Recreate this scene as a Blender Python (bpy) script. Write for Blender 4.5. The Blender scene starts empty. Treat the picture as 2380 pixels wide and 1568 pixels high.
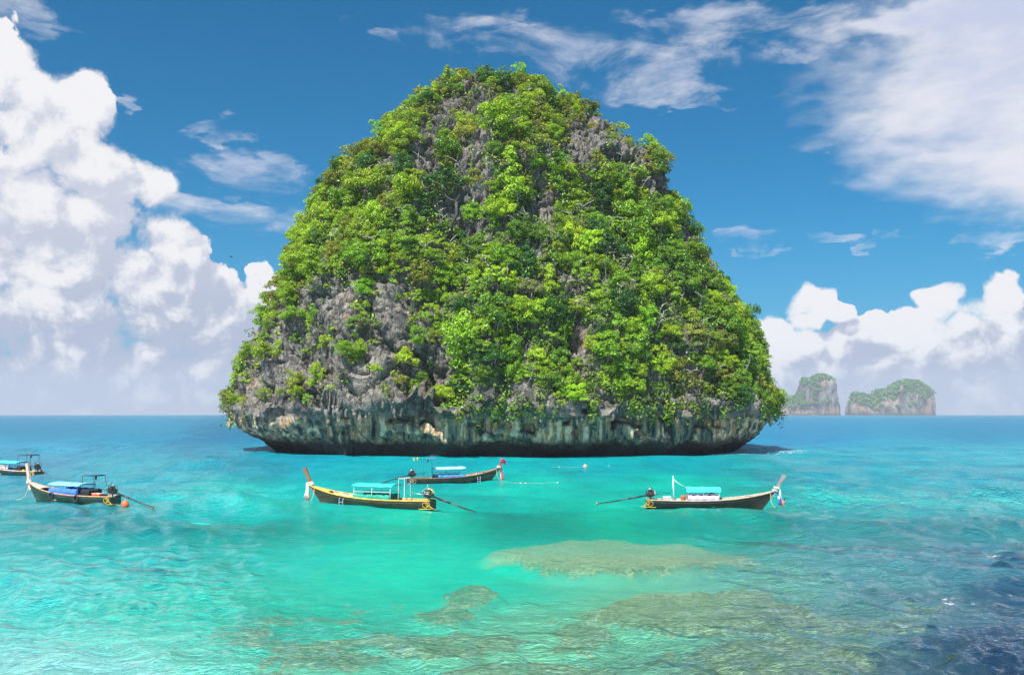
import bpy, math, random
import numpy as np
from mathutils import Vector, Matrix

random.seed(7)
rng = np.random.default_rng(11)
R = math.radians
scene = bpy.context.scene
col = scene.collection

# ------------------------------------------------------------------ camera
CAM_H = 8.0
FOC = 2061.0            # focal length in pixels of a 2380 x 1568 picture
PITCH = math.atan((960.5 - 784) / FOC)
cam_d = bpy.data.cameras.new('camera')
cam_d.sensor_width = 36
cam_d.lens = 36 * FOC / 2380
cam_d.clip_start = 0.1
cam_d.clip_end = 20000
cam = bpy.data.objects.new('camera', cam_d)
cam.location = (0, 0, CAM_H)
cam.rotation_euler = (math.pi / 2 + PITCH, 0, 0)
col.objects.link(cam)
scene.camera = cam

# ------------------------------------------------------------------ light
SUN_EL, SUN_AZ = R(55), R(-154)     # azimuth from +Y, clockwise: behind the camera's left shoulder
sun_dir = Vector((math.sin(SUN_AZ) * math.cos(SUN_EL), math.cos(SUN_AZ) * math.cos(SUN_EL), math.sin(SUN_EL)))
sun_d = bpy.data.lights.new('sun', 'SUN')
sun_d.energy = 5.0
sun_d.angle = R(0.53)
sun_d.color = (1.0, 0.965, 0.90)
sun = bpy.data.objects.new('sun', sun_d)
sun.rotation_euler = sun_dir.to_track_quat('Z', 'Y').to_euler()
sun.location = (-100, -60, 150)
col.objects.link(sun)

scene.view_settings.view_transform = 'Standard'
scene.view_settings.look = 'None'
scene.view_settings.gamma = 1
scene.view_settings.use_curve_mapping = False
scene.view_settings.exposure = 0.9
scene.cycles.use_denoising = True
scene.cycles.max_bounces = 6
scene.cycles.diffuse_bounces = 3
scene.cycles.glossy_bounces = 2
scene.cycles.transmission_bounces = 3
scene.cycles.transparent_max_bounces = 8
scene.cycles.volume_bounces = 0
scene.cycles.sample_clamp_indirect = 6
scene.cycles.sample_clamp_direct = 14


def pix_dir(u, v):
    x = (u - 1190) / FOC; y = (784 - v) / FOC
    c, s = math.cos(PITCH), math.sin(PITCH)
    return Vector((x, c - y * s, s + y * c))

def on_water(u, v, z=0.0):
    d = pix_dir(u, v)
    t = (z - CAM_H) / d.z
    return Vector((d.x * t, d.y * t, z))

def at_depth(u, v, Y):
    d = pix_dir(u, v)
    t = Y / d.y
    return Vector((d.x * t, Y, CAM_H + d.z * t))

def to_pix(p):
    """numpy (n,3) -> pixel columns u, v of the 2380-wide picture"""
    c, s = math.cos(PITCH), math.sin(PITCH)
    z = p[:, 2] - CAM_H
    f = p[:, 1] * c + z * s
    up = -p[:, 1] * s + z * c
    f = np.where(f < 0.1, 0.1, f)
    return 1190 + FOC * p[:, 0] / f, 784 - FOC * up / f

# ------------------------------------------------------------------ node helpers
class NT:
    def __init__(self, tree):
        self.t = tree
        self.n = tree.nodes
    def new(self, typ, **kw):
        nd = self.n.new(typ)
        for k, v in kw.items():
            setattr(nd, k, v)
        return nd
    def put(self, sock, v):
        if v is None:
            return
        if hasattr(v, 'is_linked') or hasattr(v, 'links'):
            self.t.links.new(v, sock)
        else:
            if isinstance(v, (tuple, list)) and len(v) == 3 and sock.type == 'RGBA':
                v = (*v, 1)
            sock.default_value = v
    def m(self, op, a, b=None, c=None, clamp=False):
        nd = self.new('ShaderNodeMath', operation=op, use_clamp=clamp)
        self.put(nd.inputs[0], a); self.put(nd.inputs[1], b); self.put(nd.inputs[2], c)
        return nd.outputs[0]
    def v(self, op, a, b=None, c=None):
        nd = self.new('ShaderNodeVectorMath', operation=op)
        self.put(nd.inputs[0], a)
        if op == 'SCALE':
            self.put(nd.inputs[3], b)
        else:
            self.put(nd.inputs[1], b)
            if c is not None: self.put(nd.inputs[2], c)
        return nd.outputs[1] if op in ('LENGTH', 'DOT_PRODUCT') else nd.outputs[0]
    def mix(self, f, a, b, blend='MIX'):
        nd = self.new('ShaderNodeMix', data_type='RGBA', blend_type=blend)
        self.put(nd.inputs[0], f); self.put(nd.inputs[6], a); self.put(nd.inputs[7], b)
        return nd.outputs[2]
    def ramp(self, f, stops, interp='LINEAR'):
        nd = self.new('ShaderNodeValToRGB')
        nd.color_ramp.interpolation = interp
        el = nd.color_ramp.elements
        while len(el) < len(stops): el.new(0.5)
        for e, (p, c) in zip(el, stops):
            e.position = p
            e.color = (*c, 1) if isinstance(c, (tuple, list)) else (c, c, c, 1)
        self.put(nd.inputs[0], f)
        return nd.outputs[0]
    def sstep(self, x, a, b, lo=0.0, hi=1.0):
        nd = self.new('ShaderNodeMapRange', interpolation_type='SMOOTHSTEP')
        self.put(nd.inputs[0], x); self.put(nd.inputs[1], a); self.put(nd.inputs[2], b)
        self.put(nd.inputs[3], lo); self.put(nd.inputs[4], hi)
        return nd.outputs[0]
    flat = False
    def noise(self, vec, scale, detail=4, rough=0.55, dist=0.0):
        nd = self.new('ShaderNodeTexNoise')
        if self.flat: nd.noise_dimensions = '2D'
        self.put(nd.inputs['Vector'], vec); self.put(nd.inputs['Scale'], scale)
        self.put(nd.inputs['Detail'], detail); self.put(nd.inputs['Roughness'], rough)
        self.put(nd.inputs['Distortion'], dist)
        return nd.outputs[0]
    def voro(self, vec, scale, detail=0, rough=0.5, feature='F1'):
        nd = self.new('ShaderNodeTexVoronoi', feature=feature)
        if self.flat: nd.voronoi_dimensions = '2D'
        self.put(nd.inputs['Vector'], vec); self.put(nd.inputs['Scale'], scale)
        if 'Detail' in nd.inputs:
            self.put(nd.inputs['Detail'], detail); self.put(nd.inputs['Roughness'], rough)
        return nd.outputs[0]
    def bump(self, h, strength=0.5, dist=0.1, normal=None):
        nd = self.new('ShaderNodeBump')
        self.put(nd.inputs['Strength'], strength); self.put(nd.inputs['Distance'], dist)
        self.put(nd.inputs['Height'], h); self.put(nd.inputs['Normal'], normal)
        return nd.outputs[0]

# ------------------------------------------------------------------ sky with clouds
world = bpy.data.worlds.new('World')
scene.world = world
world.use_nodes = True
def build_world():
    T = NT(world.node_tree); T.flat = True
    T.n.clear()
    out = T.new('ShaderNodeOutputWorld')
    bg = T.new('ShaderNodeBackground')
    bg.inputs['Strength'].default_value = 0.05
    T.t.links.new(bg.outputs[0], out.inputs[0])
    sky = T.new('ShaderNodeTexSky', sky_type='NISHITA', sun_disc=False)
    sky.sun_elevation = SUN_EL
    sky.sun_rotation = SUN_AZ
    sky.air_density = 1.0; sky.dust_density = 0.4; sky.ozone_density = 3.0
    d = T.new('ShaderNodeTexCoord').outputs['Generated']
    sp = T.new('ShaderNodeSeparateXYZ'); T.put(sp.inputs[0], d)
    az = T.m('ARCTAN2', sp.outputs[0], sp.outputs[1])
    el = T.m('ARCSINE', sp.outputs[2])
    cmb = T.new('ShaderNodeCombineXYZ'); T.put(cmb.inputs[0], az); T.put(cmb.inputs[1], el)
    ae = cmb.outputs[0]
    def lobe_nodes(G, p, lobes, k):
        acc = None
        for (u, v, ru, rv) in lobes:
            dd = pix_dir(u, v).normalized()
            c = (math.atan2(dd.x, dd.y), math.asin(dd.z), 0)
            q = G.v('MULTIPLY', G.v('SUBTRACT', p, c), (FOC / ru, FOC / rv, 0))
            f = G.m('SUBTRACT', 1.0, G.v('LENGTH', q))
            if acc is None: acc = f
            else:
                nd = G.new('ShaderNodeMath', operation='SMOOTH_MAX')
                G.put(nd.inputs[0], acc); G.put(nd.inputs[1], f); nd.inputs[2].default_value = k
                acc = nd.outputs[0]
        return acc
    cumulus = [(-60, 250, 190, 220), (20, 170, 90, 110), (60, 330, 190, 200), (170, 270, 90, 120), (240, 400, 130, 90),
               (350, 440, 62, 52), (60, 600, 420, 190), (170, 560, 280, 150), (400, 600, 110, 100), (490, 700, 120, 100), (250, 800, 420, 190), (575, 740, 70, 90),
               (604, 650, 44, 60), (640, 700, 60, 70), (0, 950, 900, 110),
               (1800, 770, 60, 60), (1885, 725, 62, 60), (1935, 735, 42, 34), (1880, 850, 180, 90), (1975, 800, 80, 50), (2070, 770, 100, 62), (2130, 740, 80, 52),
               (2190, 690, 60, 46), (2330, 690, 60, 70), (2280, 800, 170, 130), (2150, 900, 520, 130)]
    g = bpy.data.node_groups.new('cumulus_density', 'ShaderNodeTree')
    g.interface.new_socket('AE', in_out='INPUT', socket_type='NodeSocketVector')
    g.interface.new_socket('F', in_out='OUTPUT', socket_type='NodeSocketFloat')
    G = NT(g); G.flat = True
    gi = G.new('NodeGroupInput'); go = G.new('NodeGroupOutput')
    p = gi.outputs[0]
    warp = G.new('ShaderNodeTexNoise', noise_dimensions='2D'); G.put(warp.inputs['Vector'], p); warp.inputs['Scale'].default_value = 14; warp.inputs['Detail'].default_value = 4
    pw = G.v('ADD', p, G.v('SCALE', G.v('SUBTRACT', warp.outputs['Color'], (0.5, 0.5, 0.5)), 0.035))
    L = lobe_nodes(G, pw, cumulus, 0.12)
    L = G.m('MINIMUM', G.m('MULTIPLY', L, 1.7), 0.75)
    b1 = G.voro(pw, 17, 4, 0.55, 'F1')
    b2 = G.noise(pw, 24, 9, 0.66)
    f = G.m('ADD', L, G.m('MULTIPLY', G.m('SUBTRACT', 0.42, b1), 0.55))
    f = G.m('ADD', f, G.m('MULTIPLY', G.m('SUBTRACT', b2, 0.5), 0.62))
    G.put(go.inputs[0], f)
    def F(vec):
        nd = T.new('ShaderNodeGroup'); nd.node_tree = g
        T.put(nd.inputs[0], vec)
        return nd.outputs[0]
    f0 = F(ae)
    f1 = F(T.v('ADD', ae, (-0.010, 0.014, 0)))
    f2 = F(T.v('ADD', ae, (-0.030, 0.045, 0)))
    soft = T.noise(ae, 9, 3, 0.5)
    wid = T.sstep(soft, 0.36, 0.60, 0.09, 0.42)
    a_c = T.sstep(f0, 0.0, wid)
    lit = T.m('ADD', T.m('MULTIPLY', T.m('SUBTRACT', f0, f1), 2.5), T.m('MULTIPLY', T.m('SUBTRACT', f0, f2), 1.5))
    lit = T.m('ADD', lit, T.m('MULTIPLY', T.m('SUBTRACT', el, 0.17), 2.6))      # towers above, veiled bases below
    lit = T.m('ADD', lit, T.m('MULTIPLY', T.m('SUBTRACT', T.noise(ae, 7, 4, 0.5), 0.5), 1.5))
    lit = T.sstep(lit, -0.65, 1.10)
    lo_ = T.m('MULTIPLY', T.sstep(el, 0.03, 0.25), 1.0)
    shade = T.mix(lo_, (4.3, 4.9, 6.6), (6.6, 6.9, 8.1))
    ccol = T.mix(lit, shade, (9.9, 9.8, 10.0))
    # thin high cloud
    veil = [(2420, 60, 480, 190), (2350, 240, 400, 210), (2480, 350, 330, 180), (2120, 50, 300, 60)]
    wisps = [(2150, 300, 260, 60), (1500, 80, 620, 50), (1430, 150, 300, 55),
             (1530, 215, 170, 40), (1640, 246, 70, 14), (1960, 385, 170, 26),
             (1740, 553, 85, 22), (1750, 586, 80, 9), (1940, 553, 50, 12), (2058, 553, 60, 9), (2330, 554, 85, 18), (892, 84, 60, 22),
             (1900, 90, 120, 50), (515, 310, 60, 26), (300, 244, 36, 12), (600, 415, 150, 52), (640, 385, 60, 40), (560, 505, 200, 34), (520, 550, 110, 20), (560, 575, 60, 14), (20, 30, 90, 70), (400, 470, 110, 30)]
    mp = T.new('ShaderNodeMapping'); T.put(mp.inputs[0], ae)
    mp.inputs['Rotation'].default_value = (0, 0, R(14)); mp.inputs['Scale'].default_value = (1.0, 2.6, 1)
    w1 = T.noise(mp.outputs[0], 9, 7, 0.6, 0.25)
    wn = T.new('ShaderNodeTexNoise', noise_dimensions='2D'); T.put(wn.inputs['Vector'], mp.outputs[0]); wn.inputs['Scale'].default_value = 22; wn.inputs['Detail'].default_value = 5
    aw = T.v('ADD', ae, T.v('MULTIPLY', T.v('SUBTRACT', wn.outputs['Color'], (0.5, 0.5, 0.5)), (0.10, 0.045, 0)))
    LW = lobe_nodes(T, aw, wisps, 0.10)
    fw = T.m('ADD', T.m('MINIMUM', LW, 0.26), T.m('MULTIPLY', T.m('SUBTRACT', w1, 0.5), 2.4))
    a_w = T.m('MULTIPLY', T.sstep(fw, 0.0, 1.0), 0.80)
    LV = lobe_nodes(T, aw, veil, 0.25)
    fv = T.m('ADD', LV, T.m('MULTIPLY', T.m('SUBTRACT', T.noise(mp.outputs[0], 4.5, 6, 0.5, 0.2), 0.5), 1.3))
    a_v = T.m('MULTIPLY', T.sstep(fv, -0.12, 0.62), 0.93)
    a_w = T.m('MAXIMUM', a_w, a_v)
    hi = T.sstep(T.noise(mp.outputs[0], 6, 6, 0.6), 0.28, 0.62)
    wcol = T.mix(hi, (6.6, 7.1, 9.0), (9.2, 9.1, 9.7))
    base = T.mix(1.0, sky.outputs[0], (0.0, 0.80, 1.12), 'MULTIPLY')
    base = T.mix(T.sstep(el, -0.02, 0.27, 0.60, 0.0), base, (0.9, 3.7, 6.8))
    c = T.mix(a_w, base, wcol)
    c = T.mix(a_c, c, ccol)
    c = T.mix(T.sstep(el, -0.01, 0.075, 0.8, 0.0), c, (5.0, 5.6, 7.2))     # veil at the horizon
    T.put(bg.inputs[0], c)
build_world()
world.cycles.sampling_method = 'MANUAL'
world.cycles.sample_map_resolution = 256

# ------------------------------------------------------------------ object helpers
def link(o, parent=None):
    col.objects.link(o)
    if parent is not None: o.parent = parent
    return o

def tag(o, label=None, cat=None, group=None, kind=None):
    if label: o['label'] = label
    if cat: o['category'] = cat
    if group: o['group'] = group
    if kind: o['kind'] = kind
    return o

def empty(name, loc, rz=0, parent=None):
    o = bpy.data.objects.new(name, None)
    o.location = loc; o.rotation_euler = (0, 0, rz)
    o.empty_display_size = 0.3
    return link(o, parent)

def np_mesh(name, V, Fq, smooth=True, attrs=None):
    """V (n,3), Fq (m,k) same-size faces"""
    me = bpy.data.meshes.new(name)
    V = np.ascontiguousarray(V, dtype=np.float32); Fq = np.ascontiguousarray(Fq, dtype=np.int32)
    k = Fq.shape[1]
    me.vertices.add(len(V)); me.vertices.foreach_set('co', V.ravel())
    me.loops.add(Fq.size); me.loops.foreach_set('vertex_index', Fq.ravel())
    me.polygons.add(len(Fq)); me.polygons.foreach_set('loop_start', np.arange(0, Fq.size, k, dtype=np.int32))
    me.polygons.foreach_set('use_smooth', np.full(len(Fq), smooth))
    for an, (typ, dat) in (attrs or {}).items():
        a = me.attributes.new(an, typ, 'POINT')
        if typ == 'FLOAT': a.data.foreach_set('value', np.ascontiguousarray(dat, dtype=np.float32).ravel())
        else:
            a.data.foreach_set('color', np.ascontiguousarray(dat, dtype=np.float32).ravel())
    me.update(calc_edges=True)
    return me

class MB:
    """collects boxes, tubes, lathes and sheets into ONE mesh"""
    def __init__(s): s.v = []; s.f = []
    def add(s, vs, fs):
        b = len(s.v); s.v += [tuple(v) for v in vs]; s.f += [tuple(i + b for i in f) for f in fs]; return s
    def box(s, c, d, rz=0, ry=0, taper=1.0):
        M = Matrix.Rotation(rz, 3, 'Z') @ Matrix.Rotation(ry, 3, 'Y')
        hx, hy, hz = d[0] / 2, d[1] / 2, d[2] / 2
        ch = min(hx, hy, hz) * 0.22
        vs = []
        for z, k in ((-hz, 1), (-hz + ch, 0), (hz - ch, 0), (hz, 1)):
            t = 1 + (taper - 1) * (z + hz) / (2 * hz) if hz else 1
            a, b = (hx - (ch if k else 0)) * t, (hy - (ch if k else 0)) * t
            for x, y in ((-a, -b), (a, -b), (a, b), (-a, b)):
                vs.append(Vector(c) + M @ Vector((x, y, z)))
        fs = [(3, 2, 1, 0), (12, 13, 14, 15)]
        for l in range(3):
            for i in range(4):
                fs.append((l * 4 + i, l * 4 + (i + 1) % 4, l * 4 + 4 + (i + 1) % 4, l * 4 + 4 + i))
        return s.add(vs, fs)
    def tube(s, pts, r, n=6, closed=False):
        pts = [Vector(p) for p in pts]; rs = r if isinstance(r, (list, tuple)) else [r] * len(pts)
        vs, fs = [], []
        N = len(pts); prev = None
        for i, p in enumerate(pts):
            a = pts[(i - 1) % N] if (i > 0 or closed) else p
            b = pts[(i + 1) % N] if (i < N - 1 or closed) else p
            t = (b - a).normalized()
            ref = prev if prev is not None else (Vector((0, 0, 1)) if abs(t.z) < 0.9 else Vector((1, 0, 0)))
            x = (ref - t * ref.dot(t)).normalized(); y = t.cross(x); prev = x
            for j in range(n):
                an = 2 * math.pi * j / n
                vs.append(p + (x * math.cos(an) + y * math.sin(an)) * rs[i])
        for i in range(N if closed else N - 1):
            i2 = (i + 1) % N
            for j in range(n):
                fs.append((i * n + j, i * n + (j + 1) % n, i2 * n + (j + 1) % n, i2 * n + j))
        if not closed:
            fs.append(tuple(range(n))[::-1]); fs.append(tuple(range((N - 1) * n, N * n)))
        return s.add(vs, fs)
    def lathe(s, prof, c=(0, 0, 0), n=12, M=None):
        vs, fs = [], []
        for r, z in prof:
            for j in range(n):
                an = 2 * math.pi * j / n
                p = Vector((r * math.cos(an), r * math.sin(an), z))
                if M is not None: p = M @ p
                vs.append(Vector(c) + p)
        for i in range(len(prof) - 1):
            for j in range(n):
                fs.append((i * n + j, i * n + (j + 1) % n, (i + 1) * n + (j + 1) % n, (i + 1) * n + j))
        fs.append(tuple(range(n))[::-1]); fs.append(tuple(range((len(prof) - 1) * n, len(prof) * n)))
        return s.add(vs, fs)
    def sheet(s, grid, th):
        """grid of points [i][j] given real thickness th along its normals"""
        ni, nj = len(grid), len(grid[0])
        P = [[Vector(p) for p in row] for row in grid]
        vs = []
        for sgn in (0, 1):
            for i in range(ni):
                for j in range(nj):
                    du = P[min(i + 1, ni - 1)][j] - P[max(i - 1, 0)][j]
                    dv = P[i][min(j + 1, nj - 1)] - P[i][max(j - 1, 0)]
                    nrm = du.cross(dv).normalized()
                    vs.append(P[i][j] - nrm * th * sgn)
        fs = []; o = ni * nj
        for i in range(ni - 1):
            for j in range(nj - 1):
                a, b, c, d = i * nj + j, i * nj + j + 1, (i + 1) * nj + j + 1, (i + 1) * nj + j
                fs.append((a, d, c, b)); fs.append((a + o, b + o, c + o, d + o))
        rim = [(0, j) for j in range(nj)] + [(i, nj - 1) for i in range(1, ni)] + [(ni - 1, j) for j in range(nj - 2, -1, -1)] + [(i, 0) for i in range(ni - 2, 0, -1)]
        for k in range(len(rim)):
            a = rim[k][0] * nj + rim[k][1]; b = rim[(k + 1) % len(rim)][0] * nj + rim[(k + 1) % len(rim)][1]
            fs.append((a, b, b + o, a + o))
        return s.add(vs, fs)
    def mesh(s, name, mat, smooth=False):
        me = bpy.data.meshes.new(name)
        me.from_pydata(s.v, [], s.f)
        me.materials.append(mat)
        if smooth: me.polygons.foreach_set('use_smooth', [True] * len(me.polygons))
        me.validate(); me.update()
        return me
    def obj(s, name, mat, parent=None, smooth=False, label=None):
        o = bpy.data.objects.new(name, s.mesh(name, mat, smooth))
        link(o, parent)
        if label: o['label'] = label
        return o

# ------------------------------------------------------------------ numpy noise
_perm = np.random.default_rng(3).permutation(256)
_perm = np.concatenate([_perm, _perm, _perm])
_g = np.random.default_rng(4).normal(size=(256, 3)); _g /= np.linalg.norm(_g, axis=1)[:, None]
def pn(p):
    i = np.floor(p).astype(np.int64); f = p - i; i &= 255
    w = f * f * f * (f * (f * 6 - 15) + 10)
    res = 0
    for dx in (0, 1):
        for dy in (0, 1):
            for dz in (0, 1):
                h = _perm[_perm[_perm[(i[:, 0] + dx) & 255] + ((i[:, 1] + dy) & 255)] + ((i[:, 2] + dz) & 255)]
                g = _g[h]
                dot = g[:, 0] * (f[:, 0] - dx) + g[:, 1] * (f[:, 1] - dy) + g[:, 2] * (f[:, 2] - dz)
                wx = w[:, 0] if dx else 1 - w[:, 0]
                wy = w[:, 1] if dy else 1 - w[:, 1]
                wz = w[:, 2] if dz else 1 - w[:, 2]
                res = res + wx * wy * wz * dot
    return res * 1.5
def fbm(p, o=4, gain=0.5):
    r = 0; a = 1
    for k in range(o):
        r = r + a * pn(p * 2.03 ** k + 17.3 * k); a *= gain
    return r
def ridged(p, o=3):
    r = 0; a = 1
    for k in range(o):
        r = r + a * (1 - np.abs(pn(p * 2.1 ** k + 9.7 * k)) * 2.2); a *= 0.5
    return r / 1.75
def worley(p):
    i = np.floor(p).astype(np.int64); f = p - i
    d1 = np.full(len(p), 9.0); d2 = np.full(len(p), 9.0); cid = np.zeros(len(p), dtype=np.int64)
    for dx in (-1, 0, 1):
        for dy in (-1, 0, 1):
            for dz in (-1, 0, 1):
                h = _perm[_perm[_perm[(i[:, 0] + dx) & 255] + ((i[:, 1] + dy) & 255)] + ((i[:, 2] + dz) & 255)]
                q = np.stack([dx + (h * 37 % 256) / 256, dy + (h * 91 % 256) / 256, dz + (h * 151 % 256) / 256], 1) - f
                d = np.sqrt((q * q).sum(1))
                c = d < d1
                d2 = np.where(c, d1, np.minimum(d2, d)); cid = np.where(c, h, cid); d1 = np.where(c, d, d1)
    return d1, d2, cid / 255.0
def sstep(a, b, x):
    t = np.clip((x - a) / (b - a), 0, 1); return t * t * (3 - 2 * t)
def lin(c):
    c = np.asarray(c, float) / 255
    return np.where(c <= 0.04045, c / 12.92, ((c + 0.055) / 1.055) ** 2.4)
# ------------------------------------------------------------------ materials
def new_mat(name):
    m = bpy.data.materials.new(name); m.use_nodes = True
    T = NT(m.node_tree); T.n.clear()
    T.out = T.new('ShaderNodeOutputMaterial')
    return m, T
def principled(T, colr, rough=0.6, metal=0.0, normal=None, spec=0.5):
    b = T.new('ShaderNodeBsdfPrincipled')
    T.put(b.inputs['Base Color'], colr); T.put(b.inputs['Roughness'], rough); T.put(b.inputs['Metallic'], metal)
    b.inputs['Specular IOR Level'].default_value = spec
    T.put(b.inputs['Normal'], normal)
    T.t.links.new(b.outputs[0], T.out.inputs[0])
    return b
_mats = {}
def mat(name, c, rough=0.6, metal=0.0, var=0.25, scale=6.0, stretch=(1, 1, 1), dirt=None):
    """worn paint, wood, cloth...: colour with uneven wear and fine relief"""
    if name in _mats: return _mats[name]
    m, T = new_mat(name)
    oc = T.new('ShaderNodeTexCoord').outputs['Object']
    p = T.v('MULTIPLY', oc, stretch)
    n1 = T.noise(p, scale, 5, 0.65)
    n2 = T.noise(p, scale * 5, 3, 0.6)
    dark = tuple(x * (1 - var) for x in c); lite = tuple(min(1, x * (1 + var)) for x in c)
    cc = T.mix(T.sstep(n1, 0.3, 0.7), dark, lite)
    if dirt: cc = T.mix(T.sstep(n2, 0.52, 0.72, 0, 0.7), cc, dirt)
    principled(T, cc, T.m('ADD', rough - 0.08, T.m('MULTIPLY', n2, 0.16)), metal, T.bump(n2, 0.25, 0.01))
    _mats[name] = m
    return m

def rock_material():
    m, T = new_mat('limestone')
    pos = T.new('ShaderNodeNewGeometry').outputs['Position']
    sp = T.new('ShaderNodeSeparateXYZ'); T.put(sp.inputs[0], pos)
    z = sp.outputs[2]
    n_big = T.noise(pos, 0.09, 5, 0.6)
    n_mid = T.noise(pos, 0.9, 7, 0.7)
    n_fin = T.noise(pos, 5.0, 5, 0.7)
    strk = T.noise(T.v('MULTIPLY', pos, (0.55, 0.55, 0.045)), 1.0, 6, 0.68, 0.3)
    strk2 = T.noise(T.v('MULTIPLY', pos, (0.75, 0.75, 0.045)), 1.0, 5, 0.62)
    crack = T.voro(T.v('ADD', T.v('MULTIPLY', pos, (0.8, 0.8, 0.38)), T.v('SCALE', T.new('ShaderNodeTexNoise').outputs[1], 0.0)), 1.0, 2, 0.6, 'DISTANCE_TO_EDGE')
    grey = T.ramp(n_mid, [(0.30, (0.028, 0.026, 0.024)), (0.47, (0.135, 0.124, 0.110)), (0.68, (0.33, 0.300, 0.265))])
    grey = T.mix(T.sstep(strk, 0.38, 0.53, 0.80, 0), grey, (0.055, 0.053, 0.055))           # black algae streaks
    grey = T.mix(T.sstep(n_big, 0.50, 0.66, 0, 0.45), grey, (0.34, 0.29, 0.24))
    orange = T.m('MULTIPLY', T.sstep(T.noise(pos, 0.16, 3, 0.5), 0.60, 0.68), T.sstep(n_mid, 0.48, 0.60))
    grey = T.mix(T.m('MULTIPLY', orange, 0.8), grey, (0.36, 0.13, 0.05))
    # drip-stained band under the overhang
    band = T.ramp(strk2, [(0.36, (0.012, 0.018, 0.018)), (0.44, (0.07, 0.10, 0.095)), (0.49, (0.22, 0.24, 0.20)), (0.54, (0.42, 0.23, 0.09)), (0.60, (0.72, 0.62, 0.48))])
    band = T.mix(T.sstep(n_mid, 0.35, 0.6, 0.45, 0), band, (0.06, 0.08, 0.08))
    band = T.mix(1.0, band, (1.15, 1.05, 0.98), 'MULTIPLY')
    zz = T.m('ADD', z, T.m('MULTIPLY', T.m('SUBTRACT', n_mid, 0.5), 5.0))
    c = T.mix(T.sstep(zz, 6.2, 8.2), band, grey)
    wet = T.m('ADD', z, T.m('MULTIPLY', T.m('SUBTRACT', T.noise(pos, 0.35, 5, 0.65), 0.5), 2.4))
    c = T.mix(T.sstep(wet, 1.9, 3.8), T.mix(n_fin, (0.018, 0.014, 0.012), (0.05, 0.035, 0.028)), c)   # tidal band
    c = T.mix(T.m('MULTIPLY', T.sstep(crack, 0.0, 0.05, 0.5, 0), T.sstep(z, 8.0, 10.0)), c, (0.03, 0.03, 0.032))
    h = T.m('ADD', T.m('MULTIPLY', n_mid, 1.1), T.m('ADD', T.m('MULTIPLY', n_fin, 0.22), T.m('MULTIPLY', strk2, 0.5)))
    h = T.m('ADD', h, T.m('MULTIPLY', T.sstep(crack, 0, 0.08, 0, 0.35), T.sstep(z, 8.0, 10.0)))
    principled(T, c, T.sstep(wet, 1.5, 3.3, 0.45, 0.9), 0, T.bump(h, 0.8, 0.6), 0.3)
    return m

def leaf_material(name, attr=None):
    m, T = new_mat(name)
    if attr:
        a = T.new('ShaderNodeAttribute', attribute_name=attr); base = a.outputs['Color']
    else:
        oi = T.new('ShaderNodeObjectInfo'); base = oi.outputs['Color']
    pos = T.new('ShaderNodeNewGeometry').outputs['Position']
    n = T.noise(pos, 1.1, 3, 0.6)
    n2 = T.noise(pos, 5.5, 2, 0.6)
    c = T.mix(1.0, base, T.ramp(n, [(0.3, (0.58, 0.68, 0.55)), (0.5, (1, 1, 1)), (0.68, (1.30, 1.22, 0.8))]), 'MULTIPLY')
    c = T.mix(1.0, c, T.ramp(n2, [(0.3, (0.65, 0.72, 0.8)), (0.7, (1.3, 1.2, 1.0))]), 'MULTIPLY')
    df = T.new('ShaderNodeBsdfDiffuse'); T.put(df.inputs[0], c)
    tr = T.new('ShaderNodeBsdfTranslucent'); T.put(tr.inputs[0], T.mix(1.0, c, (1.25, 1.15, 0.5), 'MULTIPLY'))
    mx = T.new('ShaderNodeMixShader'); mx.inputs[0].default_value = 0.30
    T.t.links.new(df.outputs[0], mx.inputs[1]); T.t.links.new(tr.outputs[0], mx.inputs[2])
    gl = T.new('ShaderNodeBsdfGlossy'); gl.inputs['Roughness'].default_value = 0.45; T.put(gl.inputs[0], (0.9, 1, 0.9))
    m2 = T.new('ShaderNodeMixShader'); m2.inputs[0].default_value = 0.035
    T.t.links.new(mx.outputs[0], m2.inputs[1]); T.t.links.new(gl.outputs[0], m2.inputs[2])
    T.t.links.new(m2.outputs[0], T.out.inputs[0])
    return m

M_ROCK = rock_material()
M_LEAF = leaf_material('leaves')
M_LEAFJ = leaf_material('leaves_of_undergrowth', 'tint')
M_BARK = mat('bark', (0.16, 0.13, 0.105), 0.9, 0, 0.4, 2.0, (1, 1, 0.3))
M_TWIG = mat('dry_twig', (0.42, 0.37, 0.32), 0.9, 0, 0.3, 2.0)

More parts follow.
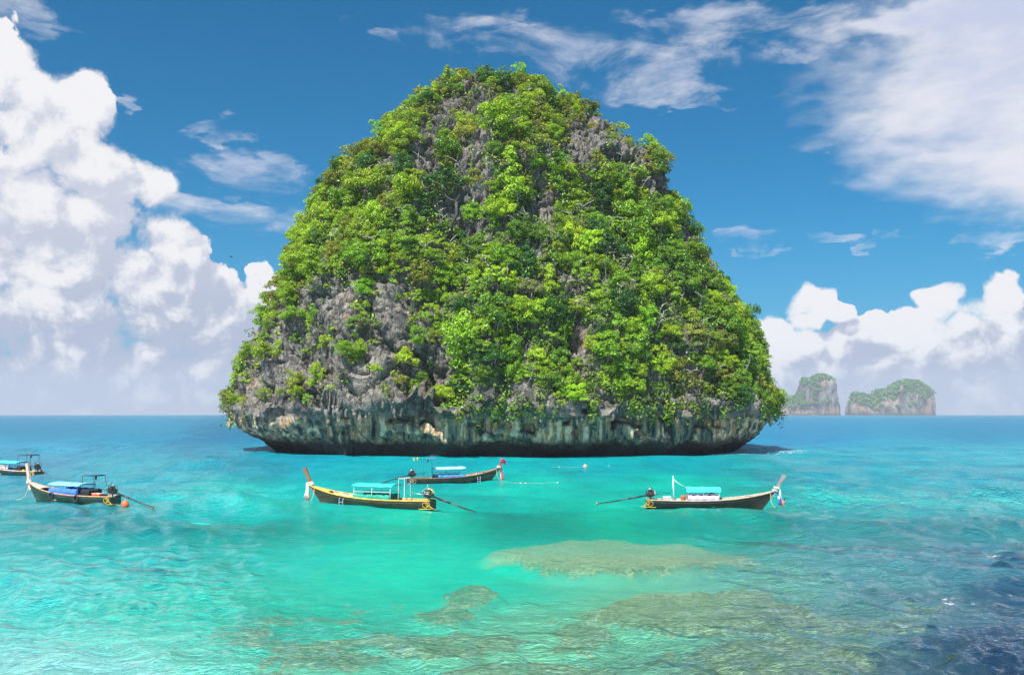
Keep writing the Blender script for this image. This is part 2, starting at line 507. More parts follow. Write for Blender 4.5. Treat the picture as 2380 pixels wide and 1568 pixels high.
# ------------------------------------------------------------------ the sea
def water_material():
    m, T = new_mat('sea_water')
    geo = T.new('ShaderNodeNewGeometry'); pos = geo.outputs['Position']
    body = T.new('ShaderNodeAttribute', attribute_name='body').outputs['Color']
    clear = T.new('ShaderNodeAttribute', attribute_name='clear').outputs['Fac']
    ruff = T.new('ShaderNodeAttribute', attribute_name='ruffle').outputs['Fac']
    foam_glint = T.new('ShaderNodeAttribute', attribute_name='foam_glint').outputs['Fac']
    calm = T.new('ShaderNodeAttribute', attribute_name='calm').outputs['Fac']
    mp = T.new('ShaderNodeMapping'); T.put(mp.inputs[0], pos)
    mp.inputs['Rotation'].default_value = (0, 0, R(-20)); mp.inputs['Scale'].default_value = (0.55, 1.0, 1.0)
    q = mp.outputs[0]
    patch = T.noise(T.v('MULTIPLY', pos, (0.06, 0.10, 1)), 1.0, 5, 0.62)
    fine = T.noise(q, 1.5, 5, 0.62, 0.5)
    c = T.mix(1.0, body, T.ramp(patch, [(0.30, (0.66, 0.80, 0.88)), (0.5, (1, 1, 1)), (0.70, (1.25, 1.12, 1.06))]), 'MULTIPLY')
    mott = T.noise(T.v('MULTIPLY', pos, (0.20, 0.05, 1)), 1.0, 5, 0.72)
    c = T.mix(1.0, c, T.ramp(mott, [(0.34, (0.68, 0.82, 0.86)), (0.5, (1, 1, 1)), (0.64, (1.6, 1.12, 1.08))]), 'MULTIPLY')
    h1 = T.noise(q, 0.55, 4, 0.6, 0.3)
    h4 = T.noise(T.v('MULTIPLY', pos, (0.62, 0.11, 1)), 1.0, 4, 0.62, 0.4)
    dist = T.v('LENGTH', pos)
    h5 = T.m('MULTIPLY', T.noise(T.v('MULTIPLY', pos, (0.26, 0.020, 1)), 1.0, 4, 0.65, 0.3), T.sstep(dist, 110, 420, 0.0, 7.0))
    h4 = T.m('ADD', T.m('MULTIPLY', h4, T.sstep(dist, 60, 130, 0.15, 1.35)), h5)
    def crest(n): return T.m('SUBTRACT', 1.0, T.m('ABSOLUTE', T.m('MULTIPLY', T.m('SUBTRACT', n, 0.5), 3.4)))
    h2 = crest(T.noise(q, 1.3, 4, 0.55, 0.5))
    h3 = crest(T.noise(q, 4.2, 4, 0.6, 0.4))
    h = T.m('ADD', T.m('ADD', T.m('MULTIPLY', h4, T.m('SUBTRACT', 1.0, T.m('MULTIPLY', calm, 0.55))), T.m('MULTIPLY', h1, 0.45)), T.m('ADD', T.m('MULTIPLY', h2, 0.17), T.m('MULTIPLY', h3, 0.075)))
    nrm = T.bump(h, T.m('SUBTRACT', 1.0, T.m('MULTIPLY', calm, 0.6)), 1.15)
    df = T.new('ShaderNodeBsdfDiffuse'); T.put(df.inputs[0], c); T.put(df.inputs['Normal'], T.bump(h, 0.75, 1.0))
    tp = T.new('ShaderNodeBsdfTransparent'); T.put(tp.inputs[0], (0.86, 0.98, 0.94))
    mx = T.new('ShaderNodeMixShader')
    T.put(mx.inputs[0], T.m('MULTIPLY', clear, T.sstep(fine, 0.25, 0.55, 0.86, 1.0)))
    T.t.links.new(df.outputs[0], mx.inputs[1]); T.t.links.new(tp.outputs[0], mx.inputs[2])
    gl = T.new('ShaderNodeBsdfGlossy'); T.put(gl.inputs['Roughness'], ruff); T.put(gl.inputs['Normal'], nrm)
    fr = T.new('ShaderNodeFresnel'); fr.inputs['IOR'].default_value = 1.33; T.put(fr.inputs['Normal'], nrm)
    mg = T.new('ShaderNodeMixShader'); T.put(mg.inputs[0], T.m('MULTIPLY', fr.outputs[0], T.m('SUBTRACT', T.m('SUBTRACT', 0.88, T.m('MULTIPLY', ruff, 1.9)), T.m('MULTIPLY', calm, 0.34)), clamp=True))
    T.t.links.new(mx.outputs[0], mg.inputs[1]); T.t.links.new(gl.outputs[0], mg.inputs[2])
    fd = T.new('ShaderNodeBsdfDiffuse'); T.put(fd.inputs[0], (0.82, 0.85, 0.86))
    fm = T.m('MULTIPLY', T.sstep(T.m('ADD', foam_glint, T.m('MULTIPLY', T.m('SUBTRACT', T.noise(pos, 1.3, 6, 0.7), 0.5), 1.5)), 0.5, 0.8), 1.0)
    fm = T.m('MULTIPLY', fm, T.sstep(foam_glint, 0.02, 0.2))
    mf = T.new('ShaderNodeMixShader'); T.put(mf.inputs[0], fm)
    T.t.links.new(mg.outputs[0], mf.inputs[1]); T.t.links.new(fd.outputs[0], mf.inputs[2])
    T.t.links.new(mf.outputs[0], T.out.inputs[0])
    return m

# water colour by place: (u, v in the photograph's frame) -> body colour given to that stretch of water and bottom, navy at lower right
WC = [(-600, 985, 0, 118, 150), (100, 985, 0, 120, 155), (350, 1000, 0, 128, 160), (520, 1010, 0, 105, 140), (100, 1060, 30, 140, 170), (320, 1100, 15, 165, 180),
      (600, 1062, 0, 140, 165), (1000, 1080, 0, 155, 165), (1400, 1070, 0, 150, 160), (1640, 1080, 0, 150, 160), (1850, 1010, 20, 125, 165),
      (2300, 985, 5, 122, 158), (1900, 1080, 25, 160, 175), (2300, 1090, 45, 160, 175), (500, 1150, 0, 190, 185), (1200, 1150, 0, 178, 165), (1600, 1130, 0, 175, 160),
      (200, 1250, 25, 195, 185), (600, 1220, 0, 195, 175), (1000, 1220, 0, 200, 172), (1400, 1210, 0, 182, 155), (1700, 1210, 20, 170, 150), (2000, 1200, 60, 180, 172),
      (2300, 1200, 75, 168, 170), (100, 1350, 85, 218, 200), (400, 1380, 60, 208, 180), (150, 1530, 150, 228, 212), (700, 1400, 40, 185, 155),
      (800, 1540, 110, 195, 160), (1200, 1500, 120, 190, 152), (1000, 1320, 20, 190, 160), (1500, 1400, 110, 180, 142), (1800, 1340, 110, 165, 145), (1800, 1540, 115, 145, 118),
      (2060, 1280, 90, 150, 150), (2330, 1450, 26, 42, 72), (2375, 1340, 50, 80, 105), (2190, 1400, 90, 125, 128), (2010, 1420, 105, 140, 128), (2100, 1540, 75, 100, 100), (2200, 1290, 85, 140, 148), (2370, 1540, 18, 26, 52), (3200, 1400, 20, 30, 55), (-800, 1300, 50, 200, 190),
      (1150, 1190, 0, 150, 140), (1310, 1190, 0, 160, 145), (230, 1215, 22, 160, 165), (600, 1215, 10, 170, 155)]
REEF = [(1440, 1296, 235, 31, 0.75), (1620, 1412, 205, 36, 0.6), (1095, 1366, 55, 18, 0.45), (1360, 1450, 60, 20, 0.4), (1030, 1405, 60, 18, 0.35), (1830, 1510, 210, 36, 0.45), (1250, 1545, 200, 26, 0.3), (1000, 1480, 90, 16, 0.3), (760, 1500, 120, 16, 0.3)]
def sea_fields(P):
    u, v = to_pix(P)
    behind = P[:, 1] < 5
    u = np.where(behind, np.where(P[:, 0] > 0, 3200, -800), np.clip(u, -900, 3300)); v = np.where(behind, 1400, np.clip(v, 962, 1650))
    uw = 120 * fbm(P / 5.0, 4) * sstep(1150, 1300, v) + 60 * fbm(P / 14.0, 3)
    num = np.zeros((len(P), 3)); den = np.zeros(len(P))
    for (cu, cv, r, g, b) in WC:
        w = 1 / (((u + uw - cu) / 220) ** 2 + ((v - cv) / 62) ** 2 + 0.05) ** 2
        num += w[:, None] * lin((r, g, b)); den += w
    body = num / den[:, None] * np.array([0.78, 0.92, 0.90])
    clear = 0.78 * sstep(1165, 1265, v)
    clear = np.where(behind, 0, clear)
    foam_glint = np.zeros(len(P))
    for (cu, cv, ru, rv, k) in [(1700, 1051, 120, 7, 0.85), (1725, 1056, 120, 6, 0.62), (1830, 1051, 70, 6, 0.52), (1300, 1059, 340, 4, 0.5), (720, 1055, 60, 7, 0.42), (920, 1068, 160, 3, 0.4),
                                (2330, 1300, 150, 14, 0.47), (2220, 1395, 120, 14, 0.45), (2130, 1450, 120, 14, 0.42), (2250, 1500, 170, 50, 0.34), (2350, 1380, 100, 60, 0.33), (990, 1190, 60, 3.5, 0.5), (1860, 966.3, 60, .8, 0.0)]:  # lower-right spots paint the white glitter of the navy water into its colour
        foam_glint = np.maximum(foam_glint, k * sstep(1.3, 0.3, np.sqrt(((u - cu) / ru) ** 2 + ((v - cv) / rv) ** 2)))
    calm = sstep(450, 800, u) * (1 - sstep(1550, 1850, u)) * (1 - sstep(1350, 1500, v)) 
    return body, clear, foam_glint, calm, u, v

def build_sea():
    a = np.concatenate([np.linspace(-180, -36, 60)[:-1], np.linspace(-36, 36, 620), np.linspace(36, 180, 60)[1:]])
    a = np.radians(a)[:-1]
    vrow = np.concatenate([1 / np.linspace(1 / 11.0, 1 / 480.0, 540)])
    r = np.concatenate([[0.4, 2, 5, 8], vrow, np.geomspace(520, 5200, 26)])
    A, RR = np.meshgrid(a, r)
    dr = np.gradient(r)
    P = np.stack([np.sin(A) * RR, np.cos(A) * RR, np.zeros_like(A)], -1).reshape(-1, 3)
    DR = np.repeat(dr, len(a))
    body, clear, foam_glint, calm, u, v = sea_fields(P)
    rough = 1 - 0.70 * calm
    rough = rough * (1 + 0.55 * sstep(1900, 2300, u + (v - 1300) * 0.5) * sstep(1200, 1350, v))
    x, y = P[:, 0].copy(), P[:, 1].copy()
    g = np.random.default_rng(5)
    X = np.zeros(len(P)); Y = np.zeros(len(P)); Z = np.zeros(len(P))
    fade_edge = sstep(60, 40, np.abs(np.degrees(np.arctan2(x, y))))
    gust = 0.65 + 0.7 * (fbm(np.stack([x / 23, y / 30, 0 * x], 1), 3) + 0.4)
    for k in range(84):
        lam = 0.55 * (22 / 0.55) ** g.random()
        th = R(205) + g.normal() * 0.55
        kx, ky = math.sin(th), math.cos(th)
        K = 2 * math.pi / lam
        amp = 0.0120 * lam ** 0.86 * (0.6 + 0.8 * g.random())
        ph = K * (kx * x + ky * y) + g.random() * 7
        w = sstep(1.0, 2.6, lam / DR) * amp * rough * fade_edge * gust * (1 - 0.62 * sstep(2.0, 6.0, lam) * sstep(90, 40, np.hypot(x, y)))
        Z += w * np.sin(ph); X += 0.7 * kx * w * np.cos(ph); Y += 0.7 * ky * w * np.cos(ph)
    P = np.stack([x + X, y + Y, Z], 1)
    n, na = len(r), len(a)
    idx = np.arange(n * na).reshape(n, na)
    q = np.stack([idx[:-1], np.roll(idx[:-1], -1, 1), np.roll(idx[1:], -1, 1), idx[1:]], -1).reshape(-1, 4)
    rgba = np.concatenate([body, np.ones((len(body), 1))], 1)
    me = np_mesh('sea', P, q[:, ::-1], True, {'body': ('FLOAT_COLOR', rgba), 'clear': ('FLOAT', clear), 'foam_glint': ('FLOAT', foam_glint), 'calm': ('FLOAT', calm), 'ruffle': ('FLOAT', 0.075 + 0.22 * sstep(40, 300, np.hypot(x, y)))})
    me.materials.append(water_material())
    o = link(bpy.data.objects.new('sea', me)); tag(o, kind='structure')

def build_seabed():
    m, T = new_mat('sand_and_reef')
    pos = T.new('ShaderNodeNewGeometry').outputs['Position']
    reef = T.new('ShaderNodeAttribute', attribute_name='reef').outputs['Fac']
    n = T.noise(pos, 0.9, 7, 0.7, 0.4); n2 = T.noise(pos, 4.5, 5, 0.7)
    plate = T.new('ShaderNodeAttribute', attribute_name='plate').outputs['Fac']
    sand = T.mix(n, (0.92, 0.96, 0.98), (1.06, 1.03, 1.0))
    bodyc = T.new('ShaderNodeAttribute', attribute_name='body').outputs['Color']
    sand = T.mix(1.0, bodyc, sand, 'MULTIPLY')
    sand = T.mix(T.sstep(T.noise(T.v('MULTIPLY', pos, (0.35, 0.7, 1)), 1.0, 5, 0.65), 0.42, 0.62, 0.30, 0.0), sand, T.mix(1.0, sand, (0.45, 0.62, 0.62), 'MULTIPLY'))
    coral = T.ramp(n, [(0.30, (0.07, 0.09, 0.05)), (0.42, (0.20, 0.26, 0.14)), (0.54, (0.38, 0.46, 0.27)), (0.70, (0.55, 0.62, 0.42))])
    coral = T.mix(T.sstep(n2, 0.40, 0.55, 0.6, 0), coral, (0.07, 0.06, 0.03))
    f = T.sstep(T.m('ADD', reef, T.m('MULTIPLY', T.m('SUBTRACT', n, 0.5), 0.9)), 0.25, 0.5)
    cc = T.mix(f, sand, coral)
    cc = T.mix(plate, cc, T.mix(T.sstep(n2, 0.35, 0.6), (0.34, 0.30, 0.16), (0.56, 0.48, 0.29)))
    principled(T, cc, 0.9, 0, T.bump(n2, 0.6, 0.15), 0.1)
    xs = np.linspace(-96, 96, 600); ys = np.concatenate([np.linspace(9, 60, 260), np.linspace(60.5, 152, 130)])
    X, Y = np.meshgrid(xs, ys)
    P = np.stack([X, Y, np.zeros_like(X)], -1).reshape(-1, 3)
    Q = P.copy(); Q[:, 2] = -0.6
    u, v = to_pix(Q)
    f1 = fbm(P * (1 / 9), 4); f2 = ridged(P * (1 / 2.2), 3)
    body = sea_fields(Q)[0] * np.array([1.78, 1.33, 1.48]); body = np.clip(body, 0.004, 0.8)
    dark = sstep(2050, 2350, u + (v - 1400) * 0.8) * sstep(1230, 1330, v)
    reef = 0.47 * sstep(0.02, 0.22, fbm(P / 3.2 + 9, 4)) * sstep(1310, 1420, v) * sstep(350, 800, u + (v - 1300)) + 0.5 * sstep(0.1, 0.5, f1) * sstep(1500, 1900, u)
    hgt = np.zeros(len(P)); plate = np.zeros(len(P))
    nz = 0.20 * fbm(P / 3.5, 3)
    for (cu, cv, ru, rv, k) in REEF:
        dd = np.sqrt(((u - cu) / ru) ** 2 + ((v - cv) / rv) ** 2) + nz
        s = np.where(v < cv, sstep(1.5, 1.15, dd), sstep(1.30, 0.90, dd))
        if k > .5: plate = np.maximum(plate, (0.72 if k > .7 else 0.42) * np.where(v < cv + 4, sstep(1.45, 1.0, dd), sstep(1.06, 0.80, dd)))
        hgt = np.maximum(hgt, s * k / 0.75); reef = np.maximum(reef, s * (0.72 if k > .5 else 0.5))
    P[:, 2] = -1.45 + 0.22 * f1 + 0.98 * hgt * (0.9 + 0.12 * f1) + 0.42 * reef * f2 * (1 - 0.6 * hgt)
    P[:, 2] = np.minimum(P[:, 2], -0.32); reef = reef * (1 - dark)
    far = sstep(46, 62, P[:, 1]); P[:, 2] = P[:, 2] * (1 - far) + far * np.maximum(-0.85 + 0.05 * f1, P[:, 2]); reef = reef * (1 - far)
    ny, nx = X.shape
    idx = np.arange(nx * ny).reshape(ny, nx)
    q = np.stack([idx[:-1, :-1], idx[:-1, 1:], idx[1:, 1:], idx[1:, :-1]], -1).reshape(-1, 4)
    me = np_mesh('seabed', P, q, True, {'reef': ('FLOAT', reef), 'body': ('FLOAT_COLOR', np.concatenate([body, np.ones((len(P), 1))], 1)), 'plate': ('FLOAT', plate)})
    me.materials.append(m)
    o = link(bpy.data.objects.new('seabed', me)); tag(o, kind='structure')

build_sea()
build_seabed()
# ------------------------------------------------------------------ the karst island
YC = 206.0
RIGHT = [(1095, 150), (1190, 180), (1290, 207), (1400, 247), (1480, 305), (1560, 372), (1598, 425), (1612, 475), (1645, 520), (1672, 580), (1696, 640), (1738, 690),
         (1750, 730), (1780, 770), (1792, 820), (1803, 880), (1815, 925), (1818, 950), (1810, 985)]
LEFT = [(1075, 150), (1020, 167), (960, 207), (920, 238), (880, 275), (850, 295), (800, 340), (735, 382), (705, 420), (684, 465), (660, 520), (635, 560), (618, 610), (606, 670),
        (582, 710), (565, 760), (550, 810), (532, 860), (522, 900), (520, 925), (516, 945), (522, 985)]
def prof_of(pts, Yc, near):
    z, x = [], []
    for (u, v) in pts:
        Y = Yc - near * max(0, min(1, (v - 150) / 700))
        p = at_depth(u, v, Y)
        z.append(p.z); x.append(p.x * Yc / Y if near == 0 else p.x)
    z, x = np.array(z), np.array(x)
    o = np.argsort(z)
    return z[o], x[o]
# places where bare rock shows (u, v, radius u, radius v) as seen from the bay
BARE = [(800, 830, 200, 150), (760, 740, 90, 90), (930, 850, 110, 110), (640, 900, 90, 75), (860, 700, 110, 60), (1104, 265, 38, 62), (1045, 275, 26, 38), (1010, 320, 30, 45), (1085, 340, 30, 40), (985, 372, 34, 22), (906, 352, 14, 20),
        (1390, 320, 62, 42), (1440, 360, 50, 26), (1105, 490, 34, 42), (1265, 470, 34, 36), (1570, 430, 60, 26), (1335, 840, 26, 62), (1010, 880, 45, 50),
        (1300, 650, 22, 20), (1120, 390, 26, 20), (600, 780, 22, 40), (1190, 215, 14, 12), (1700, 660, 16, 24), (1590, 940, 80, 26), (1170, 935, 80, 26), (1580, 545, 22, 30), (1420, 940, 40, 20)]
def bare_mask(P):
    u, v = to_pix(P)
    w = 0.35 * fbm(P / 6.0, 3)
    b = np.zeros(len(P))
    for (cu, cv, ru, rv) in BARE:
        k = 1.3 if cv < 520 else 1.08
        b = np.maximum(b, sstep(1.25, 0.85, np.sqrt(((u - cu) / ru) ** 2 + ((v - cv) / rv) ** 2) / k + w))
    b = np.maximum(b, sstep(945, 965, v + 25 * w))
    return b, u, v

def grid_normals(G):
    du = np.roll(G, -1, 1) - np.roll(G, 1, 1)
    dv = np.gradient(G, axis=0)
    n = np.cross(du, dv)
    n /= np.linalg.norm(n, axis=2)[:, :, None] + 1e-9
    return n

def build_island():
    zl, xl = prof_of(LEFT, YC, 9.0); zr, xr = prof_of(RIGHT, YC, 9.0)
    top = min(zl.max(), zr.max()) - 4.2
    # rows: dense spacing near the summit
    t = np.linspace(0, 1, 430)
    zrow = -1.5 + (top + 1.5) * (1 - (1 - t) ** 1.25)
    na_f, na_b = 640, 120
    ang = np.concatenate([np.linspace(-math.pi * 0.60, math.pi * 0.60, na_f), np.linspace(math.pi * 0.60, math.pi * 1.40, na_b + 2)[1:-1]])   # 0 faces the camera
    TH, Z = np.meshgrid(ang, zrow)
    lip = 7.9
    zq = np.maximum(zrow, lip)
    # the dome's crest is nearer than its axis, so it stands a little lower than the skyline seen from the bay
    for _ in range(4):
        XL = np.interp(zq, zl, xl); XR = np.interp(zq, zr, xr)
        zq = np.maximum(zrow, lip) + 0.10 * (XR - XL) / 2 * sstep(35, 75, zrow) + 0.8 * sstep(50, 85, zrow)
    XR = XR + 3.6 * np.exp(-((zrow - 66) / 12) ** 2)
    c = (XL + XR) / 2; a = (XR - XL) / 2
    inset = 0.5 + 2.1 * sstep(9, 14, zrow) + 2.8 * sstep(20, 38, zrow) + 0.4 * sstep(28, 42, zrow) * sstep(76, 62, zrow)
    a = np.maximum(a - inset, 0.4)
    a[-1] = 0.05
    s, co = np.sin(TH), np.cos(TH)
    e = 0.90 - 0.12 * sstep(12, 4, Z)
    sx = np.sign(s) * np.abs(s) ** e; cy = np.sign(co) * np.abs(co) ** e
    k = 1 / np.sqrt(sx ** 2 + cy ** 2) ** 0.25
    b = a * 0.765
    # undercut below the lip, deeper at the two ends
    H = Z
    P0 = np.stack([c[:, None] + a[:, None] * sx * k, YC - b[:, None] * cy * k, H], -1)
    pl = P0.reshape(-1, 3)
    lipn = fbm(pl * np.array([1 / 11, 1 / 11, 0.0]), 3).reshape(H.shape)
    lz = lip + 2.7 * lipn
    leftside = sstep(-0.35, -0.85, s) + 0.42 * sstep(0.55, 0.9, s)
    midcave = np.exp(-((P0[..., 0] + 38) / 7.5) ** 2) * (co > 0)
    lz = lz + 4.0 * midcave
    d = lz - H
    und = np.interp(d.ravel(), [-1.5, -0.2, 0.25, 0.9, 3.2, 5.0, 6.0, 7.4, 9, 14], [-0.5, -0.4, 1.3, 3.2, 3.6, 4.0, 5.8, 7.4, 7.8, 8.4]).reshape(H.shape)
    slope = np.clip((8.0 - H) / 8.0, 0, 1.2)
    und = und * (1 - 0.7 * leftside) + leftside * np.interp(H, [-2, 0, 2.5, 3.6, 5.2, 7, 8.6], [10, 9, 6.6, 4.0, 1.6, 0.5, 0])
    rad = np.sqrt((P0[..., 0] - c[:, None]) ** 2 + (P0[..., 1] - YC) ** 2)
    P0[..., 0] = c[:, None] + (P0[..., 0] - c[:, None]) * (1 - und / np.maximum(rad, 7))
    P0[..., 1] = YC + (P0[..., 1] - YC) * (1 - und / np.maximum(rad, 7))
    N = grid_normals(P0)
    if (N[200, na_f // 2, 1]) > 0: N = -N
    p = P0.reshape(-1, 3); n = N.reshape(-1, 3)
    bare, u, v = bare_mask(p)
    z = p[:, 2]
    above = sstep(7, 11, z)
    edge = sstep(0.55, 0.95, np.abs(s).ravel())
    topf = sstep(top, top - 12, z)
    disp = 4.2 * fbm(p * np.array([1 / 24, 1 / 24, 1 / 30]), 3) * above * (1 - 0.9 * edge) * (0.25 + 0.75 * topf)
    # gullies running down the face, a buttress on the left
    disp += above * topf * (1 - edge) * (2.6 * np.exp(-((p[:, 0] + 32 - 0.10 * z) / 11) ** 2) - 3.4 * np.exp(-((p[:, 0] + 13 - 0.02 * z) / 4.5) ** 2) - 2.2 * np.exp(-((p[:, 0] - 12) / 4.0) ** 2) * sstep(8, 30, z))
    disp += 1.5 * (ridged(p * np.array([1 / 7.5, 1 / 7.5, 1 / 13]), 3) - 0.55) * (0.12 + 0.88 * above)
    disp += 0.85 * (ridged(p * np.array([1 / 2.1, 1 / 2.1, 1 / 9.0]), 3) - 0.5) * (0.35 + 0.65 * bare) * (0.6 + 0.4 * above)
    q = p + 0.9 * np.stack([fbm(p / 3.1, 2), fbm(p / 3.1 + 40, 2), fbm(p / 3.1 + 80, 2)], 1)
    d1, d2, cid = worley(q * np.array([1 / 2.7, 1 / 2.7, 1 / 7.5]))
    e1, e2, eid = worley(q * np.array([1 / 7.5, 1 / 7.5, 1 / 15.0]))
    disp += ((eid - 0.5) * 2.6 - 1.2 * sstep(0.10, 0.0, e2 - e1)) * (0.2 + 0.8 * bare) * above
    disp += ((cid - 0.5) * 1.3 - 1.0 * sstep(0.16, 0.0, d2 - d1)) * (0.25 + 0.75 * bare) * (0.05 + 0.8 * above)
    d1, d2, cid = worley(q * np.array([1 / 1.1, 1 / 1.1, 1 / 3.6]))
    disp += ((cid - 0.5) * 0.30 - 0.35 * sstep(0.16, 0.0, d2 - d1)) * (0.2 + 0.6 * bare) * (0.15 + 0.85 * above)
    disp += 0.22 * fbm(p / 0.9, 2)
    # hollows under the lip
    cav = fbm(p * np.array([1 / 5.5, 1 / 5.5, 1 / 4.0]) + 31, 3)
    disp -= 2.4 * sstep(0.10, 0.45, cav) * sstep(3.2, 4.6, z) * sstep(9.5, 7.5, z) * (1 - 0.7 * leftside.ravel())
    last = (np.arange(len(zrow)) < len(zrow) - 3).repeat(len(ang))
    disp = np.where(last, disp, disp * 0.3)
    p2 = p + n * disp[:, None]
    G = p2.reshape(P0.shape)
    nr, nc = H.shape
    idx = np.arange(nr * nc).reshape(nr, nc)
    q4 = np.stack([idx[:-1], np.roll(idx[:-1], -1, 1), np.roll(idx[1:], -1, 1), idx[1:]], -1).reshape(-1, 4)
    me = np_mesh('karst_island', p2, q4, True)
    me.materials.append(M_ROCK)
    try: me.set_sharp_from_angle(angle=R(50))
    except Exception: pass
    o = link(bpy.data.objects.new('karst_island', me)); tag(o, kind='structure')
    return o, G, grid_normals(G) * (1 if True else -1), P0, N, lz, na_f

island, IG, IN, IP0, INS, ILZ, NAF = build_island()

# stalactites and drip columns hanging from the lip
def build_stalactites():
    m = M_ROCK
    metas = []
    for var in range(5):
        g = np.random.default_rng(60 + var); b = MB()
        n = 9; pts, rs = [], []
        for i in range(n):
            t = i / (n - 1)
            pts.append((0.10 * g.normal() * t, 0.10 * g.normal() * t, 0.7 - 2.9 * t)); rs.append((0.50 * (1 - t) ** 0.7 + 0.05) * (1 + 0.25 * g.normal() * (0 < i < n - 1)))
        b.tube(pts, [max(0.04, abs(x)) for x in rs], 7)
        metas.append(b.mesh('stalactite', m, True))
    g = np.random.default_rng(8)
    cols = sorted(g.choice(np.arange(60, NAF - 40), 95, replace=False))
    for c in cols:
        r = int(np.argmin(np.abs(IP0[:, c, 2] - (ILZ[:, c] + 0.35))))
        p = IG[r, c]
        if p[1] > YC - 15: continue
        o = bpy.data.objects.new('stalactite', metas[int(g.integers(5))])
        o.location = (p[0], p[1] + 0.75, p[2] - 0.2)
        s = 0.45 + 0.85 * g.random() ** 2
        o.scale = (s * (0.8 + 0.7 * g.random()), s, s * (0.6 + 0.6 * g.random()))
        o.rotation_euler = (0, 0, g.random() * 6)
        link(o, island)
build_stalactites()
# ------------------------------------------------------------------ vegetation
def leaf_quads(C, Nn, size, g, wide=0.62):
    """flat pointed leaf clumps: centres C, facing Nn, half length size -> verts, quads"""
    n = len(C)
    Nn = Nn / (np.linalg.norm(Nn, axis=1)[:, None] + 1e-9)
    r = g.normal(size=(n, 3))
    t = np.cross(Nn, r); t /= np.linalg.norm(t, axis=1)[:, None] + 1e-9
    b = np.cross(Nn, t)
    s = np.asarray(size).reshape(-1, 1) * np.ones((n, 1))
    k = (0.30 * g.random((n, 1)) - 0.05) * s
    V = np.stack([C + t * s, C + b * s * wide + Nn * k, C - t * s, C - b * s * wide + Nn * k], 1).reshape(-1, 3)
    F = np.arange(4 * n).reshape(n, 4)
    return V, F

def crown_points(kind, Rr, g, puffs, per):
    """puff centres, radii -> leaf centres + normals (crown centre at origin, size Rr)"""
    P, N, cen = [], [], []
    for i in range(puffs):
        a = g.random() * 2 * math.pi
        if kind == 'umbrella':
            rr = math.sqrt(g.random()) * 0.95; zc = 0.55 * (1 - rr ** 2) - 0.05 + 0.45 * (g.random() - 0.7)
            pr = 0.24 + 0.14 * g.random(); fl = 0.7
        elif kind == 'round':
            rr = math.sqrt(g.random()) * 0.78; zc = (0.85 * math.sqrt(max(0, 1 - rr ** 2))) * (1 - 1.7 * (g.random() ** 1.4)) + 0.02
            pr = 0.17 + 0.20 * g.random() ** 1.5; fl = 0.85
        elif kind == 'layered':
            h = g.random(); rr = (1 - h) * 0.72 * math.sqrt(g.random()); zc = -0.75 + 1.7 * h
            pr = 0.17 + 0.17 * (1 - h) * g.random() + 0.06; fl = 0.6
        else:      # airy
            rr = math.sqrt(g.random()) * 1.0; zc = 0.55 * (1 - rr ** 2) - 0.25 * rr + 0.35 * (g.random() - 0.5)
            pr = 0.14 + 0.13 * g.random(); fl = 0.6
        c = np.array([rr * math.cos(a), rr * math.sin(a), zc]) * Rr
        cen.append(c)
        m = int(per * (pr / 0.30) ** 2)
        d = g.normal(size=(m, 3)); d /= np.linalg.norm(d, axis=1)[:, None]
        low = d[:, 2] < -0.25
        d[low, 2] *= -1
        sh = (0.62 + 0.5 * g.random(m) ** 0.7)[:, None]
        P.append(c + d * sh * pr * Rr * np.array([1, 1, fl]))
        N.append(d * np.array([1, 1, 1.1]) + 0.50 * g.normal(size=(m, 3)) + np.array([0, 0, 0.45]))
    return np.concatenate(P), np.concatenate(N), cen

KINDS = ['umbrella', 'round', 'round', 'airy', 'round', 'layered', 'umbrella', 'round', 'airy', 'round', 'round', 'round', 'layered', 'airy']
PROTO = []
def make_protos():
    for i, kd in enumerate(KINDS):
        g = np.random.default_rng(100 + i)
        Rr = 3.2
        P, N, cen = crown_points(kd, Rr, g, {'umbrella': 24, 'round': 40, 'layered': 34, 'airy': 26}[kd], 150 if kd != 'airy' else 140)
        sz = (0.085 + 0.115 * g.random(len(P)))
        V, F = leaf_quads(P, N, sz * (1.0 if kd != 'airy' else 0.95), g)
        me = np_mesh('crown', V, F, False); me.materials.append(M_LEAF)
        # trunk and limbs: root at (0,0,-h)
        b = MB(); h = {'umbrella': 3.6, 'round': 3.6, 'layered': 4.6, 'airy': 3.8}[kd]
        x1, y1 = g.normal() * 0.35, g.normal() * 0.35
        fork = Vector((x1, y1, -0.25 * Rr))
        b.tube([(0, 0, -h - 1.2), (x1 * 1.6, y1 * 0.3, -h * 0.66), fork], [0.20, 0.15, 0.12], 6)
        for c in cen[:9]:
            e = Vector(c); mid = fork.lerp(e, 0.5) + Vector((g.normal() * 0.18, g.normal() * 0.18, 0.25))
            b.tube([fork, mid, e], [0.085, 0.055, 0.02], 4)
        PROTO.append((kd, me, b.mesh('trunk', M_BARK, True), h))
make_protos()

